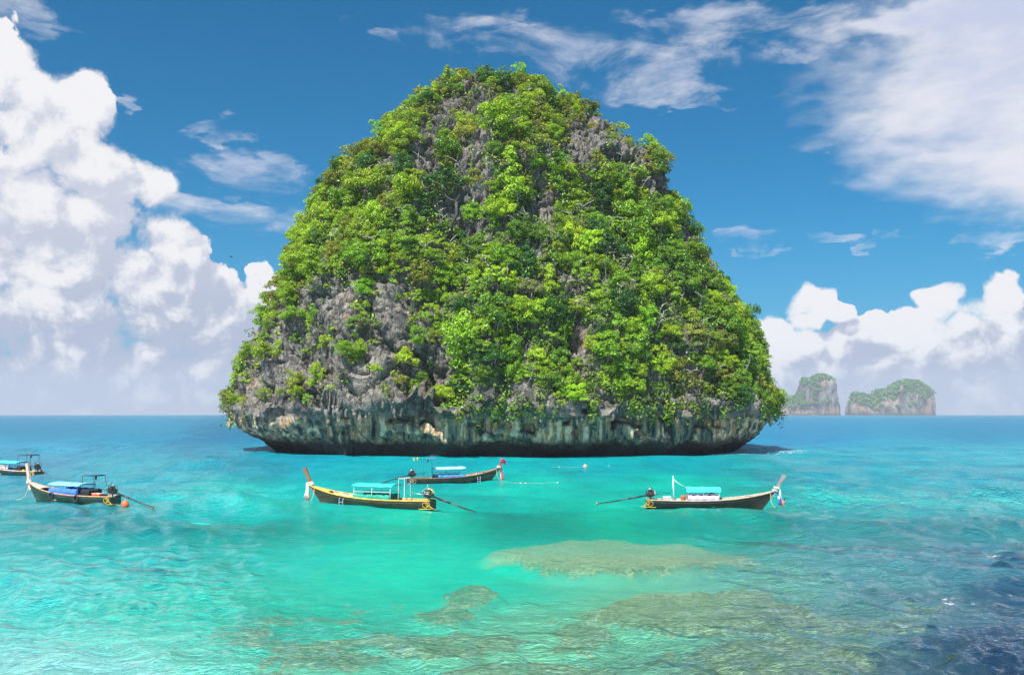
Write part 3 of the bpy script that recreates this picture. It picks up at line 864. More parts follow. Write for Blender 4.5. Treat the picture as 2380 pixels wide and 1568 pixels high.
LEAFCOL = {
    'yellow-green': (0.185, 0.275, 0.007), 'bright green': (0.140, 0.262, 0.009), 'mid green': (0.088, 0.178, 0.010),
    'dark green': (0.026, 0.085, 0.010), 'olive': (0.155, 0.175, 0.016), 'grey-green': (0.120, 0.150, 0.055), 'lime green': (0.225, 0.34, 0.010)}
def pick_colour(u, v, g):
    q = g.random()
    left = u < 1000; up = v < 480
    if up: tb = [('yellow-green', .34), ('olive', .24), ('bright green', .14), ('mid green', .16), ('dark green', .08), ('grey-green', .04)]
    elif left: tb = [('yellow-green', .40), ('bright green', .22), ('olive', .14), ('mid green', .12), ('lime green', .08), ('grey-green', .04)]
    elif u > 1560: tb = [('mid green', .24), ('dark green', .20), ('bright green', .20), ('yellow-green', .18), ('olive', .12), ('grey-green', .06)]
    else: tb = [('bright green', .32), ('yellow-green', .16), ('lime green', .14), ('mid green', .20), ('dark green', .14), ('grey-green', .04)]
    for n, w in tb:
        if q < w: return n
        q -= w
    return 'bright green'

def surface_samples(n, g, front_only=True):
    cols_ = np.arange(4, NAF - 4) if front_only else np.arange(IG.shape[1])
    A = IG[:-1][:, cols_]; B = IG[1:][:, cols_]
    w = np.linalg.norm(A - B, axis=2) * np.linalg.norm(A - IG[:-1][:, (cols_ + 1) % IG.shape[1]], axis=2)
    w = np.minimum(w, np.percentile(w, 97)); w = w.ravel() / w.sum()
    k = g.choice(len(w), n, p=w)
    r, c = k // len(cols_), cols_[k % len(cols_)]
    base = IP0[r, c]; nn = INS[r, c]
    return IG[r, c], nn, r, c

ZONES = []
def zone_phrase(u, v):
    if v < 235: return 'on the very summit ridge'
    h = 'high' if v < 420 else ('halfway up' if v < 690 else ('low' if v < 880 else 'at the cliff foot'))
    if u < 760: s = 'the left flank'
    elif u < 960: s = 'the left face'
    elif u < 1130: s = 'the dark gully'
    elif u < 1330: s = 'the centre face'
    elif u < 1560: s = 'the right face'
    else: s = 'the right flank'
    if u < 1030 and 640 < v < 950: return 'beside the lower-left bare rock wall'
    if h == 'at the cliff foot': return 'at the cliff foot, ' + s.replace('the ', '')
    return h + ' on ' + s

def plant_trees():
    g = np.random.default_rng(42)
    P, N, rr, cc = surface_samples(26000, g)
    bare = np.maximum(bare_mask(P)[0], bare_mask(P + np.array([0, 0, 2.2]))[0] * (P[:, 2] > 40)); u, v = to_pix(P)
    dens = (1 - bare)
    keep = (P[:, 2] > 9.5) & (P[:, 1] < YC + 16) & (g.random(len(P)) < dens ** 1.5 + 0.012 * (v < 930))
    P, N, u, v, bare = P[keep], N[keep], u[keep], v[keep], bare[keep]
    rad = np.where(g.random(len(P)) < 0.22, 3.1 + 1.9 * g.random(len(P)), 1.3 + 1.9 * g.random(len(P)))
    rad = np.where(bare > 0.5, rad * 0.55, rad)
    rad = np.where(v > 880, np.minimum(rad, 2.4), rad)
    rad = np.where(v < 260, np.minimum(rad, 2.7), rad)
    vw = np.array([0, 0, CAM_H]) - P; vw /= np.linalg.norm(vw, axis=1)[:, None]
    rad = np.where((N * vw).sum(1) < 0.4, np.minimum(rad, np.where(v > 780, 1.8, 2.5)), rad)
    sel = []; SP = np.zeros((0, 3)); SR = np.zeros(0)
    for i in range(len(P)):
        if len(sel):
            dd = ((SP - P[i]) ** 2).sum(1)
            if (dd < (0.53 * (SR + rad[i])) ** 2).any(): continue
        sel.append(i); SP = np.vstack([SP, P[i]]); SR = np.append(SR, rad[i])
        if len(sel) >= 1350: break
    P, N, u, v, rad = P[sel], N[sel], u[sel], v[sel], rad[sel]
    # hero tree, its own thing
    hero = np.array([(np.hypot(u[i] - 1030, (v[i] - 480)) < 72) for i in range(len(P))])
    P, N, u, v, rad = P[~hero], N[~hero], u[~hero], v[~hero], rad[~hero]
    view = np.array([0, 0, CAM_H]) - P; view /= np.linalg.norm(view, axis=1)[:, None]
    facing = (N * view).sum(1)
    score = rad / np.linalg.norm(P - np.array([0, 0, CAM_H]), axis=1) * sstep(-0.1, 0.3, facing)
    order = np.argsort(-score)
    jv, jf, jc, off = [], [], [], 0
    bt = MB(); named = {}
    for rank, i in enumerate(order):
        kd, cme, tme, h = PROTO[int(g.integers(len(PROTO)))]
        if v[i] > 850 and kd == 'layered': kd, cme, tme, h = PROTO[1]
        cn = pick_colour(u[i], v[i], g)
        s = rad[i] / 3.2
        sz = s * (0.85 + 0.65 * g.random())
        nh = Vector((N[i][0], N[i][1], 0)); steep = nh.length
        lift = (0.30 + 0.50 * g.random()) * h * s * (0.85 if v[i] < 260 else 1.0) * (1 - 0.30 * steep)
        base = Vector(P[i])
        lean = nh * (1.1 * s) * (0.35 if v[i] > 870 else 1)
        rot = g.random() * 6.283
        cc_ = LEAFCOL[cn]; j = 1.2 + 0.75 * g.random() ** 1.3
        cc_ = (cc_[0] * j * (0.9 + 0.2 * g.random()), cc_[1] * j, cc_[2] * j)
        if rank < 299:
            e = empty('tree', base, 0)
            c = bpy.data.objects.new('crown', cme); c.scale = (s, s, sz); c.location = Vector((0, 0, lift)) + lean; c.rotation_euler = (0, 0, rot)
            c.color = (*cc_, 1); link(c, e)
            t = bpy.data.objects.new('trunk', tme); t.location = c.location; t.scale = (s, s, (lift + 0.6) / h * 0.92); t.rotation_euler = (0, 0, rot)
            link(t, e)
            size = 'large ' if rad[i] > 3.6 else ('small ' if rad[i] < 2.6 else '')
            shp = {'umbrella': 'flat-crowned', 'round': 'round-crowned', 'layered': 'pointed', 'airy': 'open-crowned'}[kd]
            tag(e, size + cn + ' ' + shp + ' tree ' + zone_phrase(u[i], v[i]), 'tree', 'trees covering the steep island')
            named.setdefault(e['label'], []).append((u[i], e))
        else:
            ps = 24
            Pp, Nn, cen = crown_points(kd, 3.2, g, ps, 62)
            V, F = leaf_quads(Pp, Nn, 0.14 + 0.13 * g.random(len(Pp)), g)
            V = V * np.array([s, s, sz]); V += np.array(base + lean + Vector((0, 0, lift)))
            jv.append(V); jf.append(F + off); off += len(V)
            jc.append(np.tile(np.array([[*cc_, 1]]), (len(V), 1)))
            top = base + lean + Vector((0, 0, lift))
            if facing[i] > -0.2: bt.tube([base - Vector((0, 0, .8)), base.lerp(top, 0.5) + nh * 0.3, top], [0.15 * s, 0.12 * s, 0.06 * s], 4)
    order_words = {2: ['the left one', 'the right one'], 3: ['the left one', 'the middle one', 'the right one']}
    for lab, lst in named.items():
        if len(lst) < 2: continue
        lst.sort(key=lambda t: t[0])
        w = order_words.get(len(lst)) or (['leftmost alike', 'second from left', 'third from left', 'fourth from left', 'fifth from left', 'sixth from left'][:len(lst) - 1] + ['rightmost alike'])
        for (uu, e), q in zip(lst, w): e['label'] = lab + ', ' + q
    me = np_mesh('distant_trees', np.concatenate(jv), np.concatenate(jf), False, {'tint': ('FLOAT_COLOR', np.concatenate(jc))})
    me.materials.append(M_LEAFJ)
    o = link(bpy.data.objects.new('tree_canopy', me))
    tag(o, 'smaller and partly hidden trees filling the wooded slopes of the island', 'trees', kind='stuff')
    t = bt.obj('trunks', M_BARK, o, True); tag(t, kind='stuff')
    return P, rad

def undergrowth():
    g = np.random.default_rng(77)
    P, N, rr, cc = surface_samples(13000, g)
    bare, u, v = bare_mask(P)
    lipzone = (v > 900)
    pr = np.where(bare > 0.5, 0.03 + 0.0 * v, 0.58)
    pr = np.where(lipzone & (u > 1000) & (u < 1760), 0.80 * (fbm(P / 4.0, 2) > -0.05), pr)
    pr = np.where((u < 1000) & (v > 650) & (bare > 0.3), 0.05, pr)
    keep = (P[:, 2] > 8.8) & (P[:, 1] < YC + 14) & (g.random(len(P)) < pr)
    P, N, u, v, bare = P[keep], N[keep], u[keep], v[keep], bare[keep]
    jv, jf, jc, off = [], [], [], 0
    for i in range(len(P)):
        n = 34
        hang = g.random() < (0.75 if v[i] > 870 else 0.30)
        r = 0.9 + 1.0 * g.random()
        if bare[i] > 0.5: r *= 0.75
        d = g.normal(size=(n, 3)); d /= np.linalg.norm(d, axis=1)[:, None]
        c = P[i] + N[i] * 0.5 * r
        L = c + d * (0.35 + 0.75 * g.random((n, 1))) * r * np.array([1, 1, 0.75])
        if hang: L[:, 2] -= g.random(n) ** 1.5 * (1.4 + 2.4 * g.random())
        V, F = leaf_quads(L, d + N[i] * 0.5 + np.array([0, 0, 0.4]) + 0.5 * g.normal(size=(n, 3)), 0.17 + 0.19 * g.random(n), g)
        cn = pick_colour(u[i], v[i], g)
        if cn == 'lime green' and g.random() < .5: cn = 'bright green'
        cl = np.array(LEAFCOL[cn]) * (0.75 + 0.6 * g.random())
        jv.append(V); jf.append(F + off); off += len(V)
        jc.append(np.tile(np.array([[*cl, 1]]), (len(V), 1)))
    me = np_mesh('undergrowth', np.concatenate(jv), np.concatenate(jf), False, {'tint': ('FLOAT_COLOR', np.concatenate(jc))})
    me.materials.append(M_LEAFJ)
    o = link(bpy.data.objects.new('undergrowth', me))
    tag(o, 'shrubs and creepers clinging to the rock between the trees', 'undergrowth', kind='stuff')

def bare_branches():
    g = np.random.default_rng(31)
    P, N, rr, cc = surface_samples(2600, g)
    bare, u, v = bare_mask(P)
    vw = np.array([0, 0, CAM_H]) - P; vw /= np.linalg.norm(vw, axis=1)[:, None]
    keep = (P[:, 2] > 12) & ((N * vw).sum(1) > 0.5) & (v > 230) & (bare < 0.6) & (g.random(len(P)) < 0.24)
    b = MB()
    for p, n in zip(P[keep], N[keep]):
        base = Vector(p); nh = Vector(n)
        tip = base + nh * (1.2 + 1.6 * g.random()) + Vector((g.normal() * 0.7, g.normal() * 0.4, 1.6 + 2.2 * g.random()))
        mid = base.lerp(tip, 0.55) + Vector((g.normal() * .3, 0, .2))
        b.tube([base, mid, tip], [0.08, 0.06, 0.025], 3)
        for k in range(4):
            q = mid.lerp(tip, g.random()); e = q + Vector((g.normal() * 0.9, g.normal() * 0.6, 0.5 + g.normal() * 0.5))
            b.tube([q, q.lerp(e, .5) + Vector((0, 0, .15)), e], [0.055, 0.045, 0.02], 3)
    o = b.obj('dry_branches', M_TWIG); tag(o, 'pale dry branches and twigs sticking out between the tree crowns', 'branches', kind='stuff')

def surface_at(u, v):
    """front island surface point seen at pixel (u, v)"""
    F = IG[:, 40:NAF - 40].reshape(-1, 3)
    uu, vv = to_pix(F)
    d = np.hypot(uu - u, vv - v)
    k = np.argsort(d)[:12]
    k = k[np.argmin(F[k][:, 1])]
    r, c = k // (NAF - 80), k % (NAF - 80) + 40
    return Vector(IG[r, c]), Vector(INS[r, c])

def hero_tree():
    base, n = surface_at(1046, 545)
    base = base + Vector((0, -2.6, 0))
    def at(u, v, dy=0): return at_depth(u, v, base.y + dy)
    e = empty('tree', base)
    L = lambda p: p - base
    b = MB()
    trunk = [at(1046, 552, 1.5), at(1050, 520), at(1062, 497), at(1060, 468, -.3)]
    b.tube([L(p) for p in trunk], [0.42, 0.36, 0.33, 0.27], 7)
    b.obj('trunk', mat('dark_bark', (0.06, 0.055, 0.05), 0.9, 0, 0.4, 2), e, True)
    b = MB()
    b.tube([L(p) for p in (at(1060, 468, -.3), at(1047, 464), at(1036, 456), at(1032, 440), at(1020, 428))], [0.27, 0.21, 0.19, 0.16, 0.07], 6)
    b.tube([L(p) for p in (at(1036, 458), at(1050, 448, .5), at(1056, 430, .5))], [0.16, 0.10, 0.05], 5)
    b.tube([L(p) for p in (at(1060, 468), at(1068, 452, 1), at(1062, 436, .8))], [0.18, 0.12, 0.05], 5)
    b.obj('limb', _mats['dark_bark'], e, True)
    g = np.random.default_rng(5); PP, NN = [], []
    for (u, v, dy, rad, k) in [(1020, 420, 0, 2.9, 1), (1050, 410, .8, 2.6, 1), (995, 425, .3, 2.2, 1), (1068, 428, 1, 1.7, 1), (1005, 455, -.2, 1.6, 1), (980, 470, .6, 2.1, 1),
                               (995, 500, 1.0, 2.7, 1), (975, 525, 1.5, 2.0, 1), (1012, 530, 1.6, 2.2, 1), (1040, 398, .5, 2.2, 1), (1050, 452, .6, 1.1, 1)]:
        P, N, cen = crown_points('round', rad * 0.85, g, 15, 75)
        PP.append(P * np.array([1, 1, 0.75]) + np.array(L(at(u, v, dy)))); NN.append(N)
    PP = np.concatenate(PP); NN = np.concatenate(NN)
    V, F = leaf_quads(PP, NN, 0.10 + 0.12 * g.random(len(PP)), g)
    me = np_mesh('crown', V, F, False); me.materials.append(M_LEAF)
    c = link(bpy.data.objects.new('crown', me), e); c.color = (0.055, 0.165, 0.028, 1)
    tag(e, 'big deep green tree with a crooked bare black trunk above the dark gully', 'tree', 'trees covering the steep island')

def single_plants():
    # bushes on the bare wall that one can point to
    g = np.random.default_rng(91)
    for (u, v, rad, cn, kd, lab) in [(700, 745, 2.9, 'bright green', 0, 'broad bright green tree jutting out on the left edge of the bare rock wall'),
                                 (812, 822, 2.1, 'bright green', 1, 'lone bright green bush in the middle of the bare rock wall'),
                                 (868, 770, 3.0, 'grey-green', 3, 'pale grey-green feathery bush high on the bare rock wall'),
                                 (940, 852, 2.0, 'grey-green', 3, 'pale feathery shrub hanging beside the pale drip column'),
                                 (983, 882, 1.5, 'mid green', 1, 'small darker bush right of the pale drip column'),
                                 (678, 872, 1.1, 'lime green', 8, 'small lime green shrub above the left cave mouth'),
                                 (770, 905, 1.1, 'lime green', 8, 'small lime green shrub on the lip over the middle cave'),
                                 (865, 615, 3.9, 'bright green', 0, 'broad light green tree leaning out over the top of the bare rock wall'),
                                 (725, 615, 3.7, 'yellow-green', 0, 'broad yellow-green tree at the upper left of the bare rock wall'),
                                 (1150, 500, 3.0, 'lime green', 4, 'vivid lime green tree right of the crooked black trunk'),
                                 (1215, 740, 3.2, 'lime green', 4, 'vivid yellow-lime tree low in the middle of the face'),
                                 (1290, 735, 3.3, 'dark green', 1, 'dense dark green round tree low in the middle of the face'),
                                 (1110, 800, 3.0, 'mid green', 5, 'deep green cone-shaped tree low on the face above the overhang'),
                                 (1470, 915, 2.4, 'lime green', 9, 'brightest yellow tree at the cliff foot right of centre'),
                                 (1060, 890, 2.2, 'bright green', 8, 'bright green creeper mound hanging at the cliff foot')]:
        p, n = surface_at(u, v)
        k, cme, tme, h = PROTO[kd]
        s = rad / 3.2
        e = empty('tree' if rad > 2.2 else 'shrub', p - Vector(n) * 0.2)
        nh = Vector((n.x, n.y, 0))
        c = bpy.data.objects.new('crown' if rad > 2.2 else 'foliage', cme); c.location = nh * (1.6 * s + 0.3) + Vector((0, 0, 0.9 * s)); c.scale = (s, s, s); c.rotation_euler = (0, 0, g.random() * 6)
        c.color = (*[1.4 * q for q in LEAFCOL[cn]], 1); link(c, e)
        t = bpy.data.objects.new('trunk' if rad > 2.2 else 'stem', tme); t.location = c.location; t.scale = (s, s, 0.45 * s); link(t, e)
        tag(e, lab, 'tree' if rad > 2.2 else 'shrub')

plant_trees()
undergrowth()
bare_branches()
hero_tree()
single_plants()
# ------------------------------------------------------------------ the two far islands
def far_rock_material():
    m, T = new_mat('far_limestone')
    pos = T.new('ShaderNodeNewGeometry').outputs['Position']
    n = T.noise(T.v('MULTIPLY', pos, (0.03, 0.03, 0.010)), 1.0, 6, 0.65)
    n2 = T.noise(T.v('MULTIPLY', pos, (0.010, 0.010, 0.010)), 1.0, 5, 0.6)
    sp = T.new('ShaderNodeSeparateXYZ'); T.put(sp.inputs[0], pos)
    c = T.ramp(n, [(0.38, (0.03, 0.03, 0.03)), (0.5, (0.12, 0.115, 0.105)), (0.68, (0.27, 0.23, 0.20))])
    c = T.mix(T.sstep(n2, 0.52, 0.60, 0, 0.55), c, (0.33, 0.21, 0.14))
    c = T.mix(T.sstep(n2, 0.44, 0.36, 0, 0.65), c, (0.16, 0.17, 0.13))
    c = T.mix(T.sstep(sp.outputs[2], 4, 14, 0.7, 0), c, (0.05, 0.045, 0.045))
    principled(T, c, 0.95, 0, T.bump(n, 0.8, 14), 0.1)
    return m
M_FAR = far_rock_material()

def far_islet(outline, Y, label, green, seed, depth=0.55, forest=380):
    """outline: skyline pixels from left waterline over the top to right waterline"""
    pts = [at_depth(u, v + (966 - v) * 0.07, Y) for u, v in outline]
    xs = np.array([p.x for p in pts]); zs = np.array([p.z for p in pts])
    x0, x1 = xs.min(), xs.max()
    nx, ny = 150, 90
    X = np.linspace(x0, x1, nx)
    H = np.interp(X, xs, zs)
    S = np.linspace(-1, 1, ny)
    XX, SS = np.meshgrid(X, S)
    wid = (x1 - x0) * depth / 2
    ends = np.sqrt(np.clip(1 - ((XX - (x0 + x1) / 2) / ((x1 - x0) / 2)) ** 2, 0, 1)) ** 0.5
    dome = np.clip(1 - np.abs(SS) ** 3.2, 0, 1)
    p = np.stack([XX, Y + SS * wid * (0.35 + 0.65 * ends), np.maximum(H[None, :] * dome ** 0.55, -3)], -1)
    pl = p.reshape(-1, 3)
    k = 12 * fbm(pl / 60 + seed, 4) + 7 * (ridged(pl * np.array([1 / 22, 1 / 22, 1 / 90]) + seed, 3) - .5)
    lowf = sstep(0, 25, pl[:, 2])
    pl = pl + np.stack([0.3 * k * lowf, -k * lowf, 0.25 * k * lowf], 1)
    pl[:, 2] = np.where(np.abs(SS).ravel() > 0.995, -6, pl[:, 2])
    pl[:, 2] = np.where((XX.ravel() <= x0 + 1) | (XX.ravel() >= x1 - 1), -6, pl[:, 2])
    idx = np.arange(nx * ny).reshape(ny, nx)
    q = np.stack([idx[:-1, :-1], idx[:-1, 1:], idx[1:, 1:], idx[1:, :-1]], -1).reshape(-1, 4)
    me = np_mesh('far_island', pl, q, True); me.materials.append(M_FAR)
    o = link(bpy.data.objects.new('far_island', me)); tag(o, label, kind='structure')
    g = np.random.default_rng(seed + 5)
    jv, jf, jc, off = [], [], [], 0
    G = pl.reshape(ny, nx, 3)
    cnt = 0
    while cnt < forest:
        i, j = int(g.integers(2, ny - 2)), int(g.integers(3, nx - 3))
        pt = G[i, j]; 
        if pt[1] > Y + 40 or pt[2] < 8: continue
        u, v = to_pix(pt[None]); 
        w = max(np.exp(-((u[0] - a) / b) ** 2 - ((v[0] - c) / d) ** 2) for (a, c, b, d) in green)
        if g.random() > w * 1.5: continue
        cnt += 1
        n = 34; r = 6 + 6 * g.random()
        d = g.normal(size=(n, 3)); d /= np.linalg.norm(d, axis=1)[:, None]; d[:, 2] = np.abs(d[:, 2]) * 0.8
        L = pt + np.array([0, -3, 2]) + d * r
        V, F = leaf_quads(L, d + 0.4 * g.normal(size=(n, 3)), 2.6 + 2.2 * g.random(n), g)
        cl = np.array([0.07, 0.20, 0.02]) * (0.7 + 0.7 * g.random())
        jv.append(V); jf.append(F + off); off += len(V); jc.append(np.tile([[*cl, 1]], (len(V), 1)))
    me = np_mesh('far_forest', np.concatenate(jv), np.concatenate(jf), False, {'tint': ('FLOAT_COLOR', np.concatenate(jc))})
    me.materials.append(M_LEAFJ)
    f = link(bpy.data.objects.new('forest', me)); tag(f, 'hazy green forest growing on ' + label, 'forest', kind='stuff')

FY = 3700.0
far_islet([(1770, 966), (1775, 930), (1815, 924), (1830, 920), (1852, 923), (1858, 915), (1861, 885), (1868, 876), (1880, 878), (1885, 885), (1888, 874), (1898, 868), (1912, 867), (1928, 873), (1938, 882), (1942, 900), (1943, 935), (1945, 966)],
          FY, 'the tall split cliff island far behind the right end of the main island',
          [(1835, 935, 28, 16), (1872, 905, 10, 30), (1880, 940, 22, 18), (1905, 875, 30, 9), (1890, 900, 10, 24), (1915, 940, 5, 10)], 1, 0.5, 330)
far_islet([(1974, 966), (1974, 945), (1972, 936), (1980, 930), (1981, 914), (1990, 912), (1997, 917), (2006, 911), (2016, 920), (2030, 922), (2034, 906), (2045, 903), (2060, 906), (2075, 892), (2090, 884), (2108, 879), (2130, 882), (2142, 893), (2155, 902), (2160, 920), (2163, 940), (2160, 966)],
          FY + 150, 'the low domed island on the horizon, right of the tall split one',
          [(1988, 925, 12, 14), (2030, 932, 34, 16), (2060, 918, 24, 16), (2100, 905, 36, 20), (2128, 915, 26, 18), (2150, 912, 12, 10)], 2, 0.5, 420)

# ------------------------------------------------------------------ air
def build_haze():
    b = MB()
    X, Yn, Yf, z0, z1 = 5600, -5600, 5600, -7.5, 245
    vs = [(x, y, z) for z in (z0, z1) for y in (Yn, Yf) for x in (-X, X)]
    b.add(vs, [(0, 2, 3, 1), (4, 5, 7, 6), (0, 1, 5, 4), (2, 6, 7, 3), (0, 4, 6, 2), (1, 3, 7, 5)])
    m = bpy.data.materials.new('air'); m.use_nodes = True
    T = NT(m.node_tree); T.n.clear(); out = T.new('ShaderNodeOutputMaterial')
    pv = T.new('ShaderNodeVolumePrincipled')
    pv.inputs['Color'].default_value = (0.80, 0.88, 1.0, 1); pv.inputs['Density'].default_value = 0.00011; pv.inputs['Anisotropy'].default_value = 0.0
    T.t.links.new(pv.outputs[0], out.inputs['Volume'])
    o = b.obj('haze', m); tag(o, 'thin sea haze over the bay', kind='stuff')
build_haze()
# ------------------------------------------------------------------ long-tail boats
LG, LK = 11.0, 9.7
def interp(x, xp, fp): return float(np.interp(x, xp, fp))
def beam(s): return interp(s, [0, .08, .2, .42, .6, .75, .87, .95, 1], [.50, .64, .78, .90, .86, .68, .42, .18, .05])
def sheer(s): return 0.50 + 0.10 * (1 - s) ** 2 + 0.95 * s ** 3.4
def hull_pt(s, t, side, off=0.0):
    zs, zk = sheer(s), -0.34 + 0.10 * s ** 4
    x = s * LG * (1 - t) + s * LK * t
    y = side * max(0.012, (beam(s) - off) * (1 - t ** 2.1))
    return (x, y, zs + (zk - zs) * t)

_cloth = {}
def build_boat(cfg):
    st, bw = on_water(*cfg['stern']), on_water(*cfg['bow'])
    d = bw - st
    ang = math.atan2(d.y, d.x); sc = d.length / LK
    e = empty('long_tail_boat', (st.x, st.y, 0.0), ang); e.scale = (sc, sc, sc)
    tag(e, cfg['label'], 'boat', 'long-tail boats moored in the bay')
    Mw = Matrix.Translation(e.location) @ Matrix.Rotation(ang, 4, 'Z') @ Matrix.Scale(sc, 4)
    g = random.Random(cfg['seed'])
    near = -1 if math.cos(ang) > 0 else 1          # which side faces the bay
    nm = cfg['name']
    m_h = mat(nm + '_hull', cfg['hull'], 0.55, 0, 0.45, 1.2, (1, 1, 4), cfg.get('hulldirt', (0.045, 0.038, 0.028)))
    m_g = mat(nm + '_rail', cfg['rail'], 0.6, 0, 0.25, 3)
    m_i = mat(nm + '_inside', cfg['inside'], 0.75, 0, 0.3, 3)
    m_r = mat(nm + '_roof', cfg['roof'], 0.65, 0, 0.12, 1.0)
    m_c = mat(nm + '_cloth', cfg['cloth'], 0.8, 0, 0.25, 3)
    m_p = mat(nm + '_post', cfg['post'], 0.5, 0, 0.1, 3)
    m_s = mat(nm + '_stem', cfg['stem'], 0.7, 0, 0.3, 3)
    rope = mat('rope', (0.50, 0.42, 0.24), 0.9)
    yrope = mat('yellow_rope', (0.65, 0.42, 0.05), 0.85)
    white = mat('white_cloth', (0.78, 0.76, 0.72), 0.85)
    metal = mat('greasy_steel', (0.06, 0.058, 0.055), 0.45, 0.6, 0.5, 8)
    steel = mat('bare_steel', (0.45, 0.45, 0.44), 0.4, 0.7, 0.3, 8)
    # hull
    NS, NTT = 30, 8
    b = MB()
    for off, fl in ((0.0, False), (0.055, True)):
        vs = []
        for i in range(NS + 1):
            s = i / NS
            ring = [hull_pt(s, j / NTT, 1, off) for j in range(NTT + 1)] + [hull_pt(s, j / NTT, -1, off) for j in range(NTT - 1, -1, -1)]
            if fl: ring = [(x if s > 0.01 else x + 0.05, y, max(z, -0.12 + 0.25 * s ** 3)) for x, y, z in ring]
            vs += ring
        w = 2 * NTT + 1
        fs = []
        for i in range(NS):
            for j in range(w - 1):
                f = (i * w + j, i * w + j + 1, (i + 1) * w + j + 1, (i + 1) * w + j)
                fs.append(f[::-1] if fl else f)
        if not fl: fs.append(tuple(range(w)))
        b.add(vs, fs)
    b.obj('hull', m_h, e, True)
    # inner skin colour
    b = MB(); vs = []; w = 6
    for side in (1, -1):
        base = len(b.v); vs = []; fs = []
        for i in range(NS + 1):
            s = i / NS
            for j in range(w):
                x, y, z = hull_pt(s, 0.02 + 0.105 * j, side, 0.06)
                vs.append((x + 0.05 * (1 - s), y, z))
        for i in range(NS):
            for j in range(w - 1):
                fs.append((i * w + j, i * w + j + 1, (i + 1) * w + j + 1, (i + 1) * w + j))
        b.add(vs, fs)
    b.obj('lining', m_i, e, True)
    for side in (1, -1):
        b = MB(); path = [hull_pt(i / 24, 0.0, side) for i in range(25)]
        b.tube([(x, y + side * 0.015, z + 0.02) for x, y, z in path], 0.058, 6); b.obj('gunwale', m_g, e, True)
        b = MB(); path = [hull_pt(i / 24, 0.20, side) for i in range(24)]
        b.tube([(x, y + side * 0.012, z) for x, y, z in path], 0.024, 5); b.obj('rubbing_strake', m_g if cfg.get('strake') else m_h, e, True)
    b = MB(); b.box((0.0, 0, 0.28), (0.07, 1.04, 0.62)); b.obj('transom', m_h, e)
    # ribs and inner rail
    for i in range(13):
        s = 0.08 + 0.062 * i
        for side in (1, -1):
            b = MB(); b.tube([Vector(hull_pt(s, t, side, 0.10)) + Vector((0, 0, 0.03)) for t in (0.0, 0.15, 0.3, 0.5)], 0.035, 4); b.obj('rib', m_i, e)
    for side in (1, -1):
        b = MB(); b.tube([Vector(hull_pt(0.06 + 0.78 * i / 14, 0.36, side, 0.10)) for i in range(15)], 0.04, 4); b.obj('inner_rail', m_i, e, True)
    for s in (0.16, 0.30, 0.66, 0.76):
        b = MB(); b.box((s * LG, 0, sheer(s) - 0.20), (0.26, 2 * beam(s) - 0.16, 0.04)); b.obj('thwart', m_i, e)
    for k in range(6):
        b = MB(); b.box((4.7, (k - 2.5) * 0.15, 0.02), (5.0, 0.135, 0.03)); b.obj('floorboard', m_i, e)
    # foredeck and stern deck
    s0 = cfg.get('deck', 0.86)
    b = MB(); grid = []
    for i in range(9):
        s = s0 + (0.985 - s0) * i / 8
        grid.append([(hull_pt(s, 0.03, 1)[0], (beam(s) - 0.02) * f, sheer(s) + 0.015 + 0.05 * (1 - f * f)) for f in (-1, -.5, 0, .5, 1)])
    b.sheet(grid, 0.03); b.obj('foredeck', mat(nm + '_deck', cfg['deckcol'], 0.6, 0, 0.15, 2), e, True)
    b = MB(); b.sheet([[(0.03 + 0.25 * i, (beam(0.05) - 0.1) * f, 0.52) for f in (-1, 0, 1)] for i in range(4)], 0.03); b.obj('stern_deck', m_i, e)
    # stem post
    bx, bz = LG - 0.15, sheer(1)
    hgt = cfg.get('stemh', 1.25); rk = cfg.get('rake', 0.55)
    vs = []
    for i, (t, wd, dp) in enumerate([(-0.45, .07, .13), (0, .085, .15), (0.4, .075, .12), (0.75, .085, .13), (1, .10, .16)]):
        c = Vector((bx + rk * hgt * t + (0.25 if t < 0 else 0) * t, 0, bz + hgt * t))
        for dx, dy in ((-dp, -wd), (dp, -wd), (dp, wd), (-dp, wd)): vs.append(c + Vector((dx, dy, -dx * 0.4)))
    fs = [(3, 2, 1, 0), (16, 17, 18, 19)] + [(k * 4 + j, k * 4 + (j + 1) % 4, k * 4 + 4 + (j + 1) % 4, k * 4 + 4 + j) for k in range(4) for j in range(4)]
    MB().add(vs, fs).obj('stem_post', m_s, e)
    # ribbons tied round the stem
    for k, (cl, zz, ln) in enumerate(cfg['ribbons']):
        mm = mat('ribbon_%02d%02d%02d' % tuple(int(c * 99) for c in cl), cl, 0.7)
        c = Vector((bx + rk * hgt * zz, 0, bz + hgt * zz))
        b = MB(); b.tube([c + Vector((math.cos(a) * 0.21, math.sin(a) * 0.15, 0.03 * math.sin(3 * a) - math.cos(a) * 0.06)) for a in [i * math.pi / 6 for i in range(12)]], 0.06, 5, True)
        if ln:
            x0 = c + Vector((0.22, near * 0.06 * (k % 3 - 1), 0))
            for q in range(2):
                sway = 0.10 * (q * 2 - 1)
                grid = [[x0 + Vector((0.12 * t + 0.05 * math.sin(5 * t + k), near * 0.05 * f + sway * t * 0.3, -ln * t)) + Vector((0.07 * f + sway * t, 0, 0)) for f in (-1, 0, 1)] for t in [i / 5 for i in range(6)]]
                b.sheet(grid, 0.012)
        b.obj('ribbon', mm, e, True)
    # canopy
    c0, c1, ch, hw = cfg['canopy']
    arch = cfg.get('arch', 0.14)
    b = MB(); grid = []
